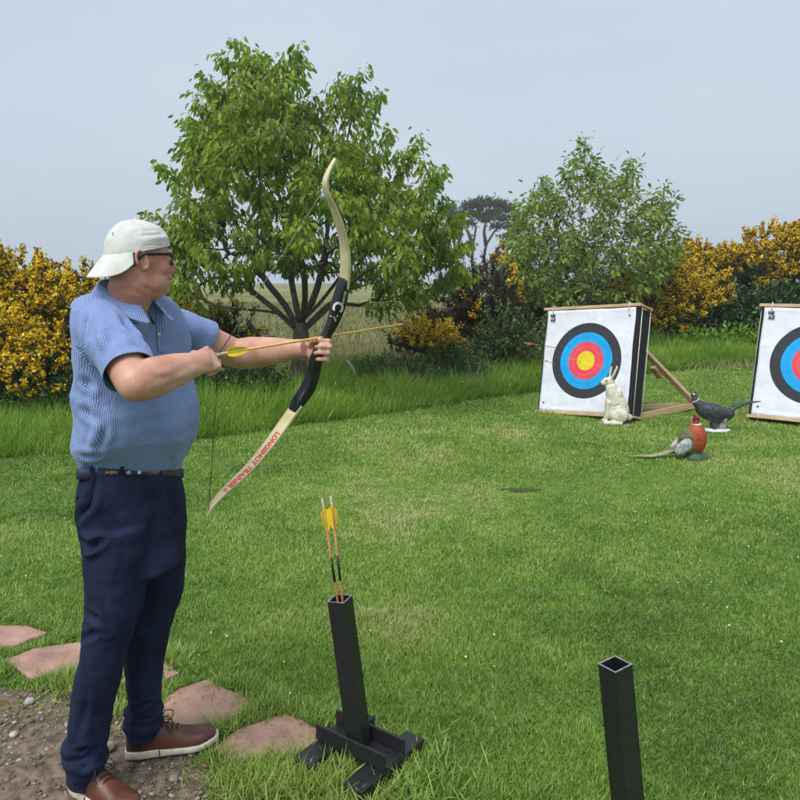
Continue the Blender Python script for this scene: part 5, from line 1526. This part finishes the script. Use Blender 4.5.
# armhole line on the near side runs from the neck side down to the armpit
def side(P_, a_, b_, c_):
    n3 = np.cross(np.array(b_) - np.array(a_), np.array(c_) - np.array(a_)); return (P_ - np.array(a_)) @ n3
tR = (pc - np.array(SH_R)) @ np.array(UR); dR, _ = axis_d(pc, SH_R, EL_R)
mR = (tR > -.045) & (dR < .098) & (((pc - np.array(SH_R)) @ np.array(LB)) < .085 - .25 * np.maximum(tR, 0))
tL = (pc - np.array(SH_L)) @ np.array(UL); dL, _ = axis_d(pc, SH_L, EL_L)
mL = (tL > 0) & (dL < .09)
cp = co[li]; ang = np.arctan2((cp - np.array(TC)) @ np.array(LB), (cp - np.array(TC)) @ np.array(FB))
aC = np.arctan2((pc - np.array(TC)) @ np.array(LB), (pc - np.array(TC)) @ np.array(FB))[fid]
ang = np.where(ang - aC > 3, ang - 2 * np.pi, np.where(ang - aC < -3, ang + 2 * np.pi, ang))
U_ = ang * .19; V_ = cp[:, 2].copy()
for msk, S0, ax_ in ((mR, SH_R, UR), (mL, SH_L, UL)):
    e1 = ax_.orthogonal().normalized(); e2 = ax_.cross(e1)
    q = cp - np.array(S0); an = np.arctan2(q @ np.array(e2), q @ np.array(e1))
    qc = pc - np.array(S0); anc = np.arctan2(qc @ np.array(e2), qc @ np.array(e1))[fid]
    an = np.where(an - anc > 3, an - 2 * np.pi, np.where(an - anc < -3, an + 2 * np.pi, an))
    k = msk[fid]
    V_[k] = (an * .083)[k]; U_[k] = (q @ np.array(ax_))[k]
at = me.attributes.new('cloth', 'FLOAT_VECTOR', 'CORNER')
at.data.foreach_set('vector', np.stack([U_, V_, np.zeros_like(U_)], 1).astype(np.float32).ravel())
def plain_cloth(o, s_=1.0):
    me_ = o.data; c_ = get_co(me_); l_ = np.empty(len(me_.loops), np.int32); me_.loops.foreach_get('vertex_index', l_); c_ = c_[l_]
    a_ = me_.attributes.new('cloth', 'FLOAT_VECTOR', 'CORNER')
    a_.data.foreach_set('vector', np.stack([(c_ @ np.array(FB)) + .6 * (c_ @ np.array(LB)), c_[:, 2], c_[:, 2] * 0], 1).astype(np.float32).ravel())
# sleeve hem line (turned edge)
# collar: a folded band round the neck, open in front
cN = NK + Vector((.014, .0, .050)); rr1, rr2 = .066, .068
cv, cf = [], []; nu = 44; prof = [(.0, .014, .0), (.004, .018, .25), (.012, .004, .6), (.030, -.020, .85), (.044, -.040, 1.0)]
tiltf = -.30
CF = (FB * .86 + FH * .14).normalized(); CL = Vector((-CF.y, CF.x, 0))
for i in range(nu + 1):
    t = math.radians(-161 + 322 * i / nu) + math.pi   # 0 = back
    fr = abs(i / nu - .5) * 2                         # 1 at the front points
    d_ = CF * math.cos(t) + CL * math.sin(t)
    for (o_, z_0, w_) in prof:
        ext = 1 + .55 * smooth(.72, 1.0, fr) * w_
        base = cN + CF * (rr1 * 1.02 * math.cos(t)) + CL * (rr2 * math.sin(t)) + Z3 * (tiltf * rr1 * math.cos(t) + .012 * (1 - fr))
        p = base + d_ * o_ * ext + Z3 * z_0 * float(ext)
        if w_ == 1.0: p = p + CF * .012 * float(smooth(.8, 1, fr))
        cv.append(p)
m_ = len(prof)
for i in range(nu):
    for j in range(m_ - 1):
        a0 = i * m_ + j; cf.append((a0, a0 + 1, a0 + m_ + 1, a0 + m_))
col = MB().add(cv, cf).build('collar', M['shirt'], shirt, True)
md = col.modifiers.new('s', 'SOLIDIFY'); md.thickness = .003; md = col.modifiers.new('b', 'SUBSURF'); md.levels = 1; apply_mods(col); plain_cloth(col)
col.data.polygons.foreach_set('use_smooth', np.ones(len(col.data.polygons), bool))
# placket and its dark open neck, buttons
def onfront(px, py, y0=2.0, lift=.004):              # first hit of the shirt along a ray
    d = ray(px, py).normalized(); o = Vector((0, 0, CAM_Z))
    ok, loc, nr, _ = shirt.ray_cast(o, d)
    if ok and nr.dot(d) > 0: nr = -nr
    return (loc + nr * lift, nr) if ok else (W(px, py, 2.06), Vector((0, -1, 0)))
def strip(name, pix, w, mat, parent, lift=.003, th=.002):
    mbs = MB(); L_, R_ = [], []
    pts = [onfront(px, py, lift=lift) for px, py in pix]
    rings = []
    for i, (p, nr) in enumerate(pts):
        t = (pts[min(i + 1, len(pts) - 1)][0] - pts[max(i - 1, 0)][0]).normalized(); s = t.cross(nr).normalized()
        ww = w[i] if hasattr(w, '__len__') else w
        rings.append([p + s * ww / 2 + nr * th, p - s * ww / 2 + nr * th, p - s * ww / 2 - nr * th * 2, p + s * ww / 2 - nr * th * 2])
    return mbs.loft(rings).build(name, mat, parent)
M['navy_trim'] = mat_noise('dark navy lining', (.008, .012, .035), (.018, .025, .06), 60, .8)
strip('neck_opening', [(137, 301), (143, 307), (149, 315), (154, 324)], [.026, .028, .018, .005], M['navy_trim'], shirt, .002, .0015)
pk = strip('placket', [(158, 306), (158.5, 318), (159, 330), (160, 343), (161, 352)], .020, M['shirt'], shirt, .003, .0015); plain_cloth(pk)
for px, py in ((149, 309), (158, 334)):
    p, nr = onfront(px, py, lift=.004)
    t1 = nr.orthogonal().normalized(); t2 = nr.cross(t1)
    MB().blob(p, (t1 * .0055, t2 * .0055, nr * .002), 10, 6).build('button', M['white_paint'], shirt, True)

# ---- trousers
mb = MB(); rings = []
TP = [(475, 79.5, 181, .178), (484, 77.5, 183, .182), (500, 76, 185.5, .188), (520, 76, 187.5, .19), (540, 78, 188, .188), (556, 80, 187.5, .18), (568, 82, 187, .165), (580, 86, 183, .135)]
for py, xl, xr, hw in TP:
    rings.append(fit_ring(py, xl + 1, xr - 1, hw * .95, 2.215, 2.10, .9, 36, level=float(smooth(545, 480, py))))
mb.loft(rings)
def leg(rows, Y0, Y1, dep):
    rg = []
    for i, (py, xl, xr) in enumerate(rows):
        u = i / (len(rows) - 1); Y_ = Y0 + (Y1 - Y0) * u
        ry = dep[0] + (dep[1] - dep[0]) * min(1, u * 1.15)
        rg.append(fit_ring(py, xl + .5, xr - .5, ry, Y_, Y_ - ry * .5, 1.0, 28, (Vector((1, 0, 0)), Vector((0, 1, 0)))))
    mb.loft(rg)
LR = [(530, 79, 150), (560, 81, 152), (590, 82, 150), (615, 82, 143), (640, 80, 134), (665, 76, 127), (690, 72, 121.5), (715, 69.5, 116), (740, 68, 111.5), (762, 65.5, 109), (778, 64.5, 106), (792, 66, 104)]
LL = [(530, 122, 187.5), (560, 120, 188), (590, 119, 184), (615, 119, 179), (640, 120, 172.5), (665, 122, 167.5), (690, 124.5, 163.5), (708, 125.5, 162), (722, 124, 164), (733, 124, 163), (744, 127, 160)]
leg(LR, 2.13, 2.085, (.10, .062)); leg(LL, 2.29, 2.285, (.10, .062))
# turned-out folds of cloth at the ankles
def ring_fold(cpx, cpy, Y_, rx, ry, r_, tl):
    c = W(cpx, cpy, Y_)
    mb.tube([c + Vector((rx * math.cos(t), ry * math.sin(t), tl * math.cos(t) + .004 * math.sin(3 * t))) for t in np.linspace(0, 2 * math.pi, 25)], r_, 8)
ring_fold(86, 757, 2.087, .060, .058, .015, -.006)
ring_fold(84, 742, 2.09, .058, .056, .012, .010)
ring_fold(144, 713, 2.286, .056, .054, .015, .010)
ring_fold(143, 724, 2.286, .058, .054, .013, -.004)
mb.blob(W(127, 711, 2.27), ((.018, 0, 0), (0, .03, 0), (0, 0, .022)))
mb.blob(W(68, 762, 2.09), ((.018, 0, 0), (0, .03, 0), (0, 0, .024)))
me = fuse(mb, .0058, 12, .6)
folds(me, [
    (pl((94, 486, 2.06), (90, 505, 2.05), (80, 520, 2.08)), -.010, .010),
    (pl((80, 540, 2.07), (92, 548, 2.04), (102, 540, 2.03)), -.010, .011),
    (pl((84, 556, 2.05), (94, 552, 2.04), (100, 546, 2.04)), .008, .010),
    (pl((160, 480, 2.05), (163, 510, 2.05), (160, 545, 2.06), (150, 575, 2.07)), -.006, .008),
    (pl((184, 500, 2.12), (178, 540, 2.1), (158, 585, 2.1), (146, 600, 2.1), (136, 625, 2.1)), -.008, .012),
    (pl((120, 500, 2.02), (118, 540, 2.02), (112, 580, 2.02)), .005, .013),
    (pl((96, 575, 2.03), (104, 610, 2.02), (112, 632, 2.03)), -.006, .012),
    (pl((84, 612, 2.06), (98, 622, 2.02), (108, 640, 2.02)), -.006, .010),
    (pl((80, 640, 2.06), (95, 634, 2.02), (118, 640, 2.02)), -.006, .010),
    (pl((104, 650, 2.01), (96, 690, 2.01), (92, 735, 2.01)), .005, .014),
    (pl((82, 665, 2.03), (86, 700, 2.02), (78, 740, 2.04)), -.005, .012),
    (pl((70, 752, 2.05), (88, 748, 2.02), (107, 752, 2.04)), -.008, .007),
    (pl((68, 770, 2.05), (88, 766, 2.02), (106, 766, 2.04)), -.008, .007),
    (pl((160, 600, 2.2), (150, 640, 2.2), (144, 680, 2.2)), .006, .014),
    (pl((168, 580, 2.2), (160, 615, 2.2), (166, 640, 2.2)), -.006, .011),
    (pl((128, 704, 2.24), (144, 706, 2.22), (161, 700, 2.24)), -.009, .008),
    (pl((128, 719, 2.24), (144, 719, 2.22), (162, 718, 2.24)), -.009, .007),
    (pl((136, 640, 2.2), (132, 670, 2.2), (134, 700, 2.2)), -.005, .011),
])
co, no = get_co(me), get_no(me)
w1 = noise2(co[:, 0] * 8 + co[:, 1] * 7 + co[:, 2] * 3, co[:, 2] * 9 - co[:, 0] * 5, 87) - .5
w2 = noise2(co[:, 0] * 20 + co[:, 2] * 14, co[:, 2] * 24 - co[:, 1] * 18, 88) - .5
low2 = .7 + 1.3 * smooth(.35, .12, co[:, 2])
set_co(me, co + no * (w1 * .013 + w2 * .006 * low2)[:, None])
cutR = W(86, 781, 2.085); cutL = W(143, 736, 2.285)
cut(me, cutR, (-.12, 0, -1), .10); cut(me, cutL, (.05, 0, -1), .10)
tro = link_mesh('trousers', me, M['navy'], person, True)
md = tro.modifiers.new('s', 'SOLIDIFY'); md.thickness = .003; md.offset = -1; apply_mods(tro)
tro.data.polygons.foreach_set('use_smooth', np.ones(len(tro.data.polygons), bool))
def ontro(px, py, ob=None, lift=.003):
    d = ray(px, py).normalized(); ok, loc, nr, _ = (ob or tro).ray_cast(Vector((0, 0, CAM_Z)), d)
    if ok and nr.dot(d) > 0: nr = -nr
    return (loc + nr * lift, nr) if ok else (None, None)
# side pocket seam and back pocket
def seam(pix, r_=.0012):
    pts = [ontro(px, py, lift=.0004)[0] for px, py in pix]; pts = [p for p in pts if p is not None]
    return MB().tube(pts, r_, 6).build('seam', M['navy_trim'], tro, True)
seam([(163, 478), (165, 495), (168, 512), (172, 530)])
p, nr = ontro(77.5, 497)
if p is not None: MB().sph(p, .005).build('button', M['black_paint'], tro, True)

# ---- belt: navy with small stitched figures, leather in front
rg = []
for dz, ex in ((-.016, .006), (-.015, .011), (.015, .011), (.016, .006)):
    r0_ = fit_ring(473.5, 80, 180.5, .176, 2.215, 2.10, .9, 48, level=1.0); c = sum(r0_, Vector()) / 48
    rg.append([q + Vector((q.x - c.x, q.y - c.y, 0)).normalized() * ex + Z3 * dz for q in r0_])
belt = MB().loft(rg, False).build('belt', M['belt'], person, True)
def onbelt(px, py): return ontro(px, py, belt, .0015)
fr_ = []
for px in (146, 152, 158, 164, 170, 176, 179):
    p, nr = onbelt(px, 474.5)
    if p is None: continue
    fr_.append([p + Z3 * .015 + nr * .002, p + Z3 * .015, p - Z3 * .015, p - Z3 * .015 + nr * .002])
if len(fr_) > 2: MB().loft(fr_).build('leather_tab', M['leather'], belt)
for px, mt, w_, h_ in ((107, 'arrow_wood', .007, .004), (112, 'arrow_wood', .009, .006), (116, 'arrow_wood', .004, .004), (128.5, 'ph_wing', .008, .007), (139, 'white_paint', .0065, .0065)):
    p, nr = onbelt(px, 472.5)
    if p is None: continue
    t1 = Z3.cross(nr).normalized()
    MB().blob(p, (t1 * w_, Z3 * h_, nr * .0015), 8, 6).build('stitched_figure', M[mt], belt, True)
for px in (92, 122, 160):
    p, nr = onbelt(px, 473.5)
    if p is None: continue
    t1 = Z3.cross(nr).normalized()
    MB().box(p + nr * .0015, (.011, .005, .044), Matrix((t1, nr, Z3)).transposed(), .001).build('belt_loop', M['navy'], tro)

# ---- shoes
def shoe(heel, toe, zero, label=None):
    heel, toe = Vector(heel), Vector(toe); d = (toe - heel); d.z = 0; Ls = d.length; d.normalize(); s = Vector((-d.y, d.x, 0))
    def P(t, a_, z): return heel + d * (t * Ls) + s * a_ + Z3 * z
    wd = lambda t: .5 * .098 * (np.interp(t, [0, .04, .15, .3, .5, .7, .85, .95, 1], [.45, .66, .80, .80, .86, 1.0, .92, .62, .25]))
    def ringo(t, z0, hgt, grow=0, n_=24, top=1.0):
        w = wd(min(max(t, 0), 1)) + grow; out = []
        for k_ in range(n_):
            a_ = 2 * math.pi * k_ / n_; c_, s__ = math.cos(a_), math.sin(a_)
            zz = z0 + (hgt * max(0, s__) ** .8 * 1.0 if s__ > 0 else 0)
            out.append(P(t, w * math.copysign(abs(c_) ** (.55 if s__ <= 0 else 1.0 * top), c_), zz))
        return out
    toe_up = lambda t: .012 * float(smooth(.75, 1, t))
    T_ = [0.0, .03, .08, .15, .22, .30, .38, .46, .55, .65, .75, .84, .91, .96, .985]
    Hh = [.045, .062, .072, .080, .088, .092, .086, .074, .060, .050, .043, .038, .032, .022, .012]
    mbu = MB().loft([ringo(t, .022 + toe_up(t), hh) for t, hh in zip(T_, Hh)])
    me_ = fuse(mbu, .0045, 3, .5)
    up = link_mesh('shoe', me_, M['leather'], person, True)
    rgs = []
    for t in np.linspace(-.012, 1.012, 26):
        w = wd(min(max(t, 0), 1)) + .004; th = .026 if t < .3 else .026 - .006 * float(smooth(.3, .5, t)); zt = toe_up(t)
        e_ = .012 * float(smooth(.3, .42, t) * smooth(.62, .45, t)) * 0
        rgs.append([P(t, w * .94, zt + .001), P(t, w * 1.02, zt + .006), P(t, w, zt + th - .002), P(t, w * .97, zt + th + .002), P(t, -w * .97, zt + th + .002), P(t, -w, zt + th - .002), P(t, -w * 1.02, zt + .006), P(t, -w * .94, zt + .001)])
    MB().loft(rgs).build('sole', M['sole'], up, True)
    # dark line in the sole, laces, tongue
    for sgn in (-1, 1):
        w = wd(.36) + .0045
        MB().box(P(.36, sgn * w * 1.0, .015), (.003, .004, .026), Matrix((d, s, Z3)).transposed()).build('sole_mark', M['black_paint'], up)
    for k_ in range(4):
        t = .40 + k_ * .052; zz = .026 + float(np.interp(t, T_, Hh)); w = .020
        MB().tube([P(t, -w, zz - .012), P(t + .004, -w * .4, zz - .0005), P(t + .01, w * .4, zz - .0005), P(t + .012, w, zz - .012)], .0022, 6).build('lace', M['lace'], up, True)
    for sgn in (-1, 1):
        t = .385; zz = .024 + .088
        MB().tube(spline([P(t, 0, zz), P(t + .05, sgn * .018, zz + .020), P(t + .13, sgn * .034, zz + .004), P(t + .10, sgn * .036, zz - .026), P(t + .03, sgn * .012, zz - .006)], 4), .0018, 6).build('lace', M['lace'], up, True)
        MB().tube(spline([P(t, 0, zz), P(t + .07, sgn * .026, zz - .005), P(t + .11, sgn * .044, zz - .035)], 4), .0018, 6).build('lace', M['lace'], up, True)
    return up
hL = G(124, 765); tL_ = G(218, 745)
shoe(Vector((hL.x, hL.y + .03, .016)), Vector((tL_.x, tL_.y - .0, .016)), 0)
hR = Vector((cutR.x - .050, cutR.y + .038, .016))
shoe(hR, hR + Vector((.86, -.50, 0)) * .285, 0)

# ---- cap, worn back to front
mb = MB(); NU, NV = 48, 14; v, f = [], []
def crown(u, vv):                                    # u angle, vv 0 rim .. 1 top
    cz, sz = math.cos(u), math.sin(u)
    fr_ = .100; bk = .097
    ra = fr_ if cz > 0 else bk
    zr = .010 + .022 * cz - .004 * (1 - cz * cz)     # rim height round the head
    th = vv * math.pi / 2
    k_ = math.cos(th) ** .86; zz = zr + (.103 - zr) * math.sin(th) ** .95
    pinch = 1 + .012 * math.sin(6 * u + .5) * math.sin(2 * th)
    return h(-.004 + ra * cz * k_ * pinch, .0845 * sz * k_ * pinch, zz)
for j in range(NV + 1):
    for i in range(NU): v.append(crown(2 * math.pi * i / NU, j / NV * .985))
for j in range(NV):
    for i in range(NU): f.append((j * NU + i, j * NU + (i + 1) % NU, (j + 1) * NU + (i + 1) % NU, (j + 1) * NU + i))
v.append(h(-.004, 0, .1035)); f += [(NV * NU + i, NV * NU + (i + 1) % NU, len(v) - 1) for i in range(NU)]
cap = MB().add(v, f).build('cap', M['cap'], person, True)
md = cap.modifiers.new('s', 'SOLIDIFY'); md.thickness = .0025; md.offset = -1; md = cap.modifiers.new('u', 'SUBSURF'); md.levels = 1; apply_mods(cap)
folds(cap.data, [([h(.09, .03, .03), h(.05, .075, .022), h(0, .085, .018)], -.0018, .005), ([h(.085, .04, .055), h(.04, .075, .048), h(-.02, .08, .035)], .0018, .009),
                 ([h(.07, .05, .07), h(.02, .07, .06), h(-.03, .075, .06)], -.0015, .009), ([h(.095, .02, .045), h(.06, .06, .038), h(.02, .08, .035)], -.0015, .005),
                 ([h(-.004, .086, .005), h(-.004, .078, .055), h(-.004, .045, .092), h(-.004, 0, .104)], -.0012, .002)])
cap.data.polygons.foreach_set('use_smooth', np.ones(len(cap.data.polygons), bool))
MB().sph(h(-.004, 0, .106), .006).build('button', M['cap'], cap, True)
# sweatband edge
MB().tube([crown(2 * math.pi * i / 48, .01) for i in range(49)], .0028, 6).build('band', M['cap'], cap, True)
# bill: a curved board from the rim out over the neck
v, f = [], []; nu, nv = 30, 10
for i in range(nu + 1):
    u = -1 + 2 * i / nu; an = math.pi + u * math.radians(72)
    b0_ = crown(an, .02)
    Lb = .068 * math.sqrt(max(.0, 1 - abs(u) ** 2.6)) 
    for j in range(nv + 1):
        t = j / nv
        out = FH * (-1.0) * (Lb * t * .93) + RH * (math.sin(an) * .020 * t) 
        v.append(b0_ + out * .76 + UH * (-(.060 * t + .008 * t * t) * (Lb / .072) - .034 * (abs(u) ** 2) * t))
for i in range(nu):
    for j in range(nv):
        a0 = i * (nv + 1) + j; f.append((a0, a0 + nv + 1, a0 + nv + 2, a0 + 1))
bill = MB().add(v, f).build('bill', M['cap'], cap, True)
md = bill.modifiers.new('s', 'SOLIDIFY'); md.thickness = .0035; md.offset = 0; md = bill.modifiers.new('u', 'SUBSURF'); md.levels = 1; apply_mods(bill)
bill.data.polygons.foreach_set('use_smooth', np.ones(len(bill.data.polygons), bool))
lp = crown(math.pi * .90 + math.pi * 0 - 0, .34); 
lp = crown(math.pi * 1.0 - .45, .34); lp = lp if (lp - HC).dot(RH) > 0 else crown(math.pi + .45, .34)
nr = (lp - HC).normalized(); t1 = UH.cross(nr).normalized()
MB().blob(lp + nr * .001, (t1 * .0022, UH * .0058, nr * .0015), 8, 6).blob(lp + nr * .001 + UH * .008, (t1 * .0015, UH * .002, nr * .0015), 8, 6).build('stitched_logo', M['frame'], cap, True)
# hair below the cap, behind the ears
mb2 = MB()
mb2.blob(h(-.040, 0, -.016), (FH * .056, RH * .0718, UH * .050), 18, 12)
mb2.blob(h(.000, 0, -.006), (FH * .026, RH * .0722, UH * .018), 14, 8)
link_mesh('hair', fuse(mb2, .005, 2), M['hair'], person, True)
# eyes
M['eye_white'] = mat_noise('eye', (.6, .58, .55), (.7, .68, .65), 30, .3)
for s_ in (-1, 1):
    e = MB().sph(h(.0835, s_ * .031, -.012), .0098).build('eye', M['eye_white'], person, True)
    MB().sph(h(.0905, s_ * .0315, -.012), .0048).build('iris', M['frame'], e, True)
# spectacles
gl = MB().box(h(.104, 0, -.004), (.004, .016, .004), Matrix((FH, RH, UH)).transposed()).build('glasses', M['frame'], person)
for s_ in (-1, 1):
    q = []
    for k_ in range(24):
        t = 2 * math.pi * k_ / 24; c_, sn = math.cos(t), math.sin(t)
        q.append(h(.101 - .010 * (.5 + .5 * c_) ** 1.5, s_ * (.033 + .025 * math.copysign(abs(c_) ** .6, c_)), -.012 + .0185 * math.copysign(abs(sn) ** .6, sn)))
    MB().tube(q + [q[0]], .0024, 6).build('rim', M['frame'], gl, True)
    qq = [p + FH * .0006 for p in q]; MB().loft([qq, [p - FH * .0012 for p in q]]).build('lens', M['lens'], gl)
    MB().tube([h(.091, s_ * .058, -.001), h(.086, s_ * .072, .001), h(.04, s_ * .0815, .0), h(-.004, s_ * .083, -.004), h(-.022, s_ * .082, -.022)], [(.0022, .0045)] * 5, 8, up=RH).build('temple', M['frame'], gl, True)
    MB().tube([h(.094, s_ * .008, -.014), h(.090, s_ * .011, -.022)], .0018, 5).build('nose_pad', M['frame'], gl)

# ================================================================ bow, string, arrow
M['limb'] = mat_noise('pale maple limb', (.56, .48, .27), (.70, .62, .39), 5, .4, .1, 90, stretch=(1, 1, 6))
M['riser'] = mat_noise('black riser', (.006, .006, .008), (.016, .016, .02), 30, .32, .1, 80, spec=.5)
M['tip_wood'] = mat_noise('light tip overlay', (.52, .45, .30), (.62, .55, .40), 20, .5)
M['string'] = mat_noise('bow string', (.18, .22, .16), (.34, .38, .30), 60, .8)
M['serving'] = mat_noise('dark serving', (.012, .012, .012), (.03, .03, .03), 60, .7)
M['red_ink'] = mat_noise('red lettering', (.55, .05, .04), (.68, .09, .07), 60, .5)
bow = empty('recurve_bow', GRIP); tag(bow, 'pale wooden recurve bow with black riser, drawn by the man', 'bow')
BL = Vector(GRIP)
def bowsweep(pix, wid, thk, n_=6):
    C_ = spline([onbow(*p) for p in pix], n_)
    w_ = [r for r in rspl([(a_, b_) for a_, b_ in zip(wid, thk)], n_)]
    rg = []
    for i, p in enumerate(C_):
        t = (C_[min(i + 1, len(C_) - 1)] - C_[max(i - 1, 0)]).normalized(); b_ = t.cross(PN).normalized(); ww, tt = w_[i]
        rg.append([p - BL + PN * (ww / 2 * cx) + b_ * (tt / 2 * cy) for cx, cy in ((-1, -.7), (-.8, -1), (.8, -1), (1, -.7), (1, .7), (.8, 1), (-.8, 1), (-1, .7))])
    return rg, C_
rg, CU = bowsweep([(343.5, 288), (345.5, 268), (344.5, 246), (340, 226), (333.5, 208), (327, 194), (325.5, 181), (329.5, 170), (335.5, 159)], [.044, .043, .040, .036, .031, .026, .020, .015, .010], [.013, .012, .011, .010, .009, .0085, .009, .010, .010])
MB().loft(rg).build('upper_limb', M['limb'], bow, True)
rg, CD = bowsweep([(298, 404), (286, 421), (270, 443), (250, 467), (230, 486), (218, 498), (211, 507), (207.5, 516)], [.044, .043, .041, .037, .032, .026, .019, .012], [.014, .0125, .011, .010, .009, .0085, .009, .009])
MB().loft(rg).build('lower_limb', M['limb'], bow, True)
rg, CR = bowsweep([(344.5, 278), (342, 290), (338.5, 304), (333.5, 320), (327, 334), (321, 347), (316, 360), (313, 374), (308, 388), (299, 401), (292, 411)],
                  [.040, .042, .038, .030, .026, .028, .030, .032, .036, .040, .038], [.014, .034, .046, .040, .030, .036, .042, .044, .046, .036, .014])
mbr = MB().loft(rg)
link_mesh('riser', fuse(mbr, .004, 3), M['riser'], bow, True)
# arrow shelf
sh_ = onbow(322, 339) - BL
MB().box(sh_ + PN * (-.010), (.03, .035, .006), Matrix((AD, PN, AD.cross(PN))).transposed(), .002).build('arrow_shelf', M['riser'], bow)
# riser emblem: pale ring with an open check, and small letters beside it
view_side = -1 if PN.dot(ray(330, 310)) > 0 else 1
# text/emblem sit on the side that faces the camera
def facing(C_, i, side_=None):
    t = (C_[min(i + 1, len(C_) - 1)] - C_[max(i - 1, 0)]).normalized(); b_ = t.cross(PN).normalized()
    cand = [PN, -PN, b_, -b_]; v_ = -(C_[i].normalized() if False else (C_[i] - Vector((0, 0, CAM_Z))).normalized())
    return t, b_, v_
def mesh_text(body, size, bold=0.0):
    cu = bpy.data.curves.new('lettering', 'FONT'); cu.body = body; cu.size = size; cu.extrude = .0003; cu.align_x = 'CENTER'; cu.align_y = 'CENTER'; cu.offset = bold
    t = bpy.data.objects.new('t', cu); COL.objects.link(t); dg = bpy.context.evaluated_depsgraph_get(); dg.update()
    me_ = bpy.data.meshes.new_from_object(t.evaluated_get(dg)); bpy.data.objects.remove(t); return me_
riser = [o for o in bow.children if o.name.startswith('riser')][0]
lower = [o for o in bow.children if o.name.startswith('lower_limb')][0]
bpy.context.view_layer.update()
def wrap_text(me_, C_, s_mid, flip, ob, name, mat, lift=.0008, vscale=1.0):
    """Bend flat lettering along the curve C_ on whichever faces of ob look at the camera."""
    L_ = [0]
    for i in range(1, len(C_)): L_.append(L_[-1] + (C_[i] - C_[i - 1]).length)
    co = get_co(me_); out = []
    for x, y, z in co:
        s = s_mid + x * flip; i = int(np.clip(np.searchsorted(L_, s) - 1, 0, len(C_) - 2)); t_ = (s - L_[i]) / max(1e-6, L_[i + 1] - L_[i])
        p = C_[i].lerp(C_[i + 1], t_); t = (C_[min(i + 2, len(C_) - 1)] - C_[max(i - 1, 0)]).normalized()
        v_ = (p - Vector((0, 0, CAM_Z))).normalized(); across = t.cross(v_).normalized() * flip
        q = p + across * (y * vscale)
        o_ = q - v_ * .2 - BL; ok, loc, nr, _ = ob.ray_cast(o_, v_)
        out.append(loc - v_ * (lift + max(z, 0)) if ok else q - BL - v_ * .01)
    me_.from_pydata if False else None
    set_co(me_, np.array([tuple(p) for p in out])); return link_mesh(name, me_, mat, ob)
tot = sum((CD[i + 1] - CD[i]).length for i in range(len(CD) - 1))
def s_at(C_, px, py):
    d = [(c - onbow(px, py)).length for c in C_]; i = int(np.argmin(d)); return sum((C_[k + 1] - C_[k]).length for k in range(i))
wrap_text(mesh_text('LONGSHOT TRAINER II', .0245, .0011), CD, s_at(CD, 253, 463), 1, lower, 'lettering', M['red_ink'], vscale=.78)
wrap_text(mesh_text('C', .046, .0016), CR, s_at(CR, 338, 308), 1, riser, 'emblem', M['cord'])
wrap_text(mesh_text('v', .046, .0016), CR, s_at(CR, 336, 317), 1, riser, 'emblem', M['cord'], lift=.002)
tx_ = mesh_text('RECURVE', .010, .0003); c_ = get_co(tx_); c_[:, 1] += .012; set_co(tx_, c_)
wrap_text(tx_, CR, s_at(CR, 341, 297), 1, riser, 'lettering', M['cord'])
# the string, drawn to the fingers
s_up, s_dn = onbow(326, 186), onbow(209, 506)
MB().tube([onbow(334.5, 161) - BL, onbow(326, 175) - BL, s_up - BL, NOCK - BL + (s_up - NOCK).normalized() * .06], .0011, 6).build('string', M['string'], bow, True)
MB().tube([s_up + (NOCK - s_up) * .86 - BL, NOCK - BL, s_dn + (NOCK - s_dn) * .80 - BL], .0016, 6).build('serving', M['serving'], bow, True)
MB().tube([onbow(207.5, 514) - BL, s_dn - BL, NOCK - BL + (s_dn - NOCK).normalized() * .06], .0011, 6).build('string', M['serving'], bow, True)
make_arrow(NOCK - AD * .006, TIPP, 'yellow arrow on the string of the drawn bow', 'arrow_yellow', ('yellow_plastic',) * 3, r=.0040, roll=-2.2, hv=.013, crest=False)

# ---------------------------------------------------------------- air
hz = MB().box((0, 150, 9.0), (640, 380, 26)).build('haze', None)
hz.location = (0, 0, 0)
m = bpy.data.materials.new('haze air'); m.use_nodes = True
n, l = m.node_tree.nodes, m.node_tree.links; n.clear()
o_ = n.new('ShaderNodeOutputMaterial'); pv = n.new('ShaderNodeVolumePrincipled')
pv.inputs['Color'].default_value = (.86, .91, .96, 1); pv.inputs['Density'].default_value = .0016; pv.inputs['Anisotropy'].default_value = .2
l.new(pv.outputs[0], o_.inputs['Volume'])
hz.data.materials.append(m); tag(hz, kind='stuff')
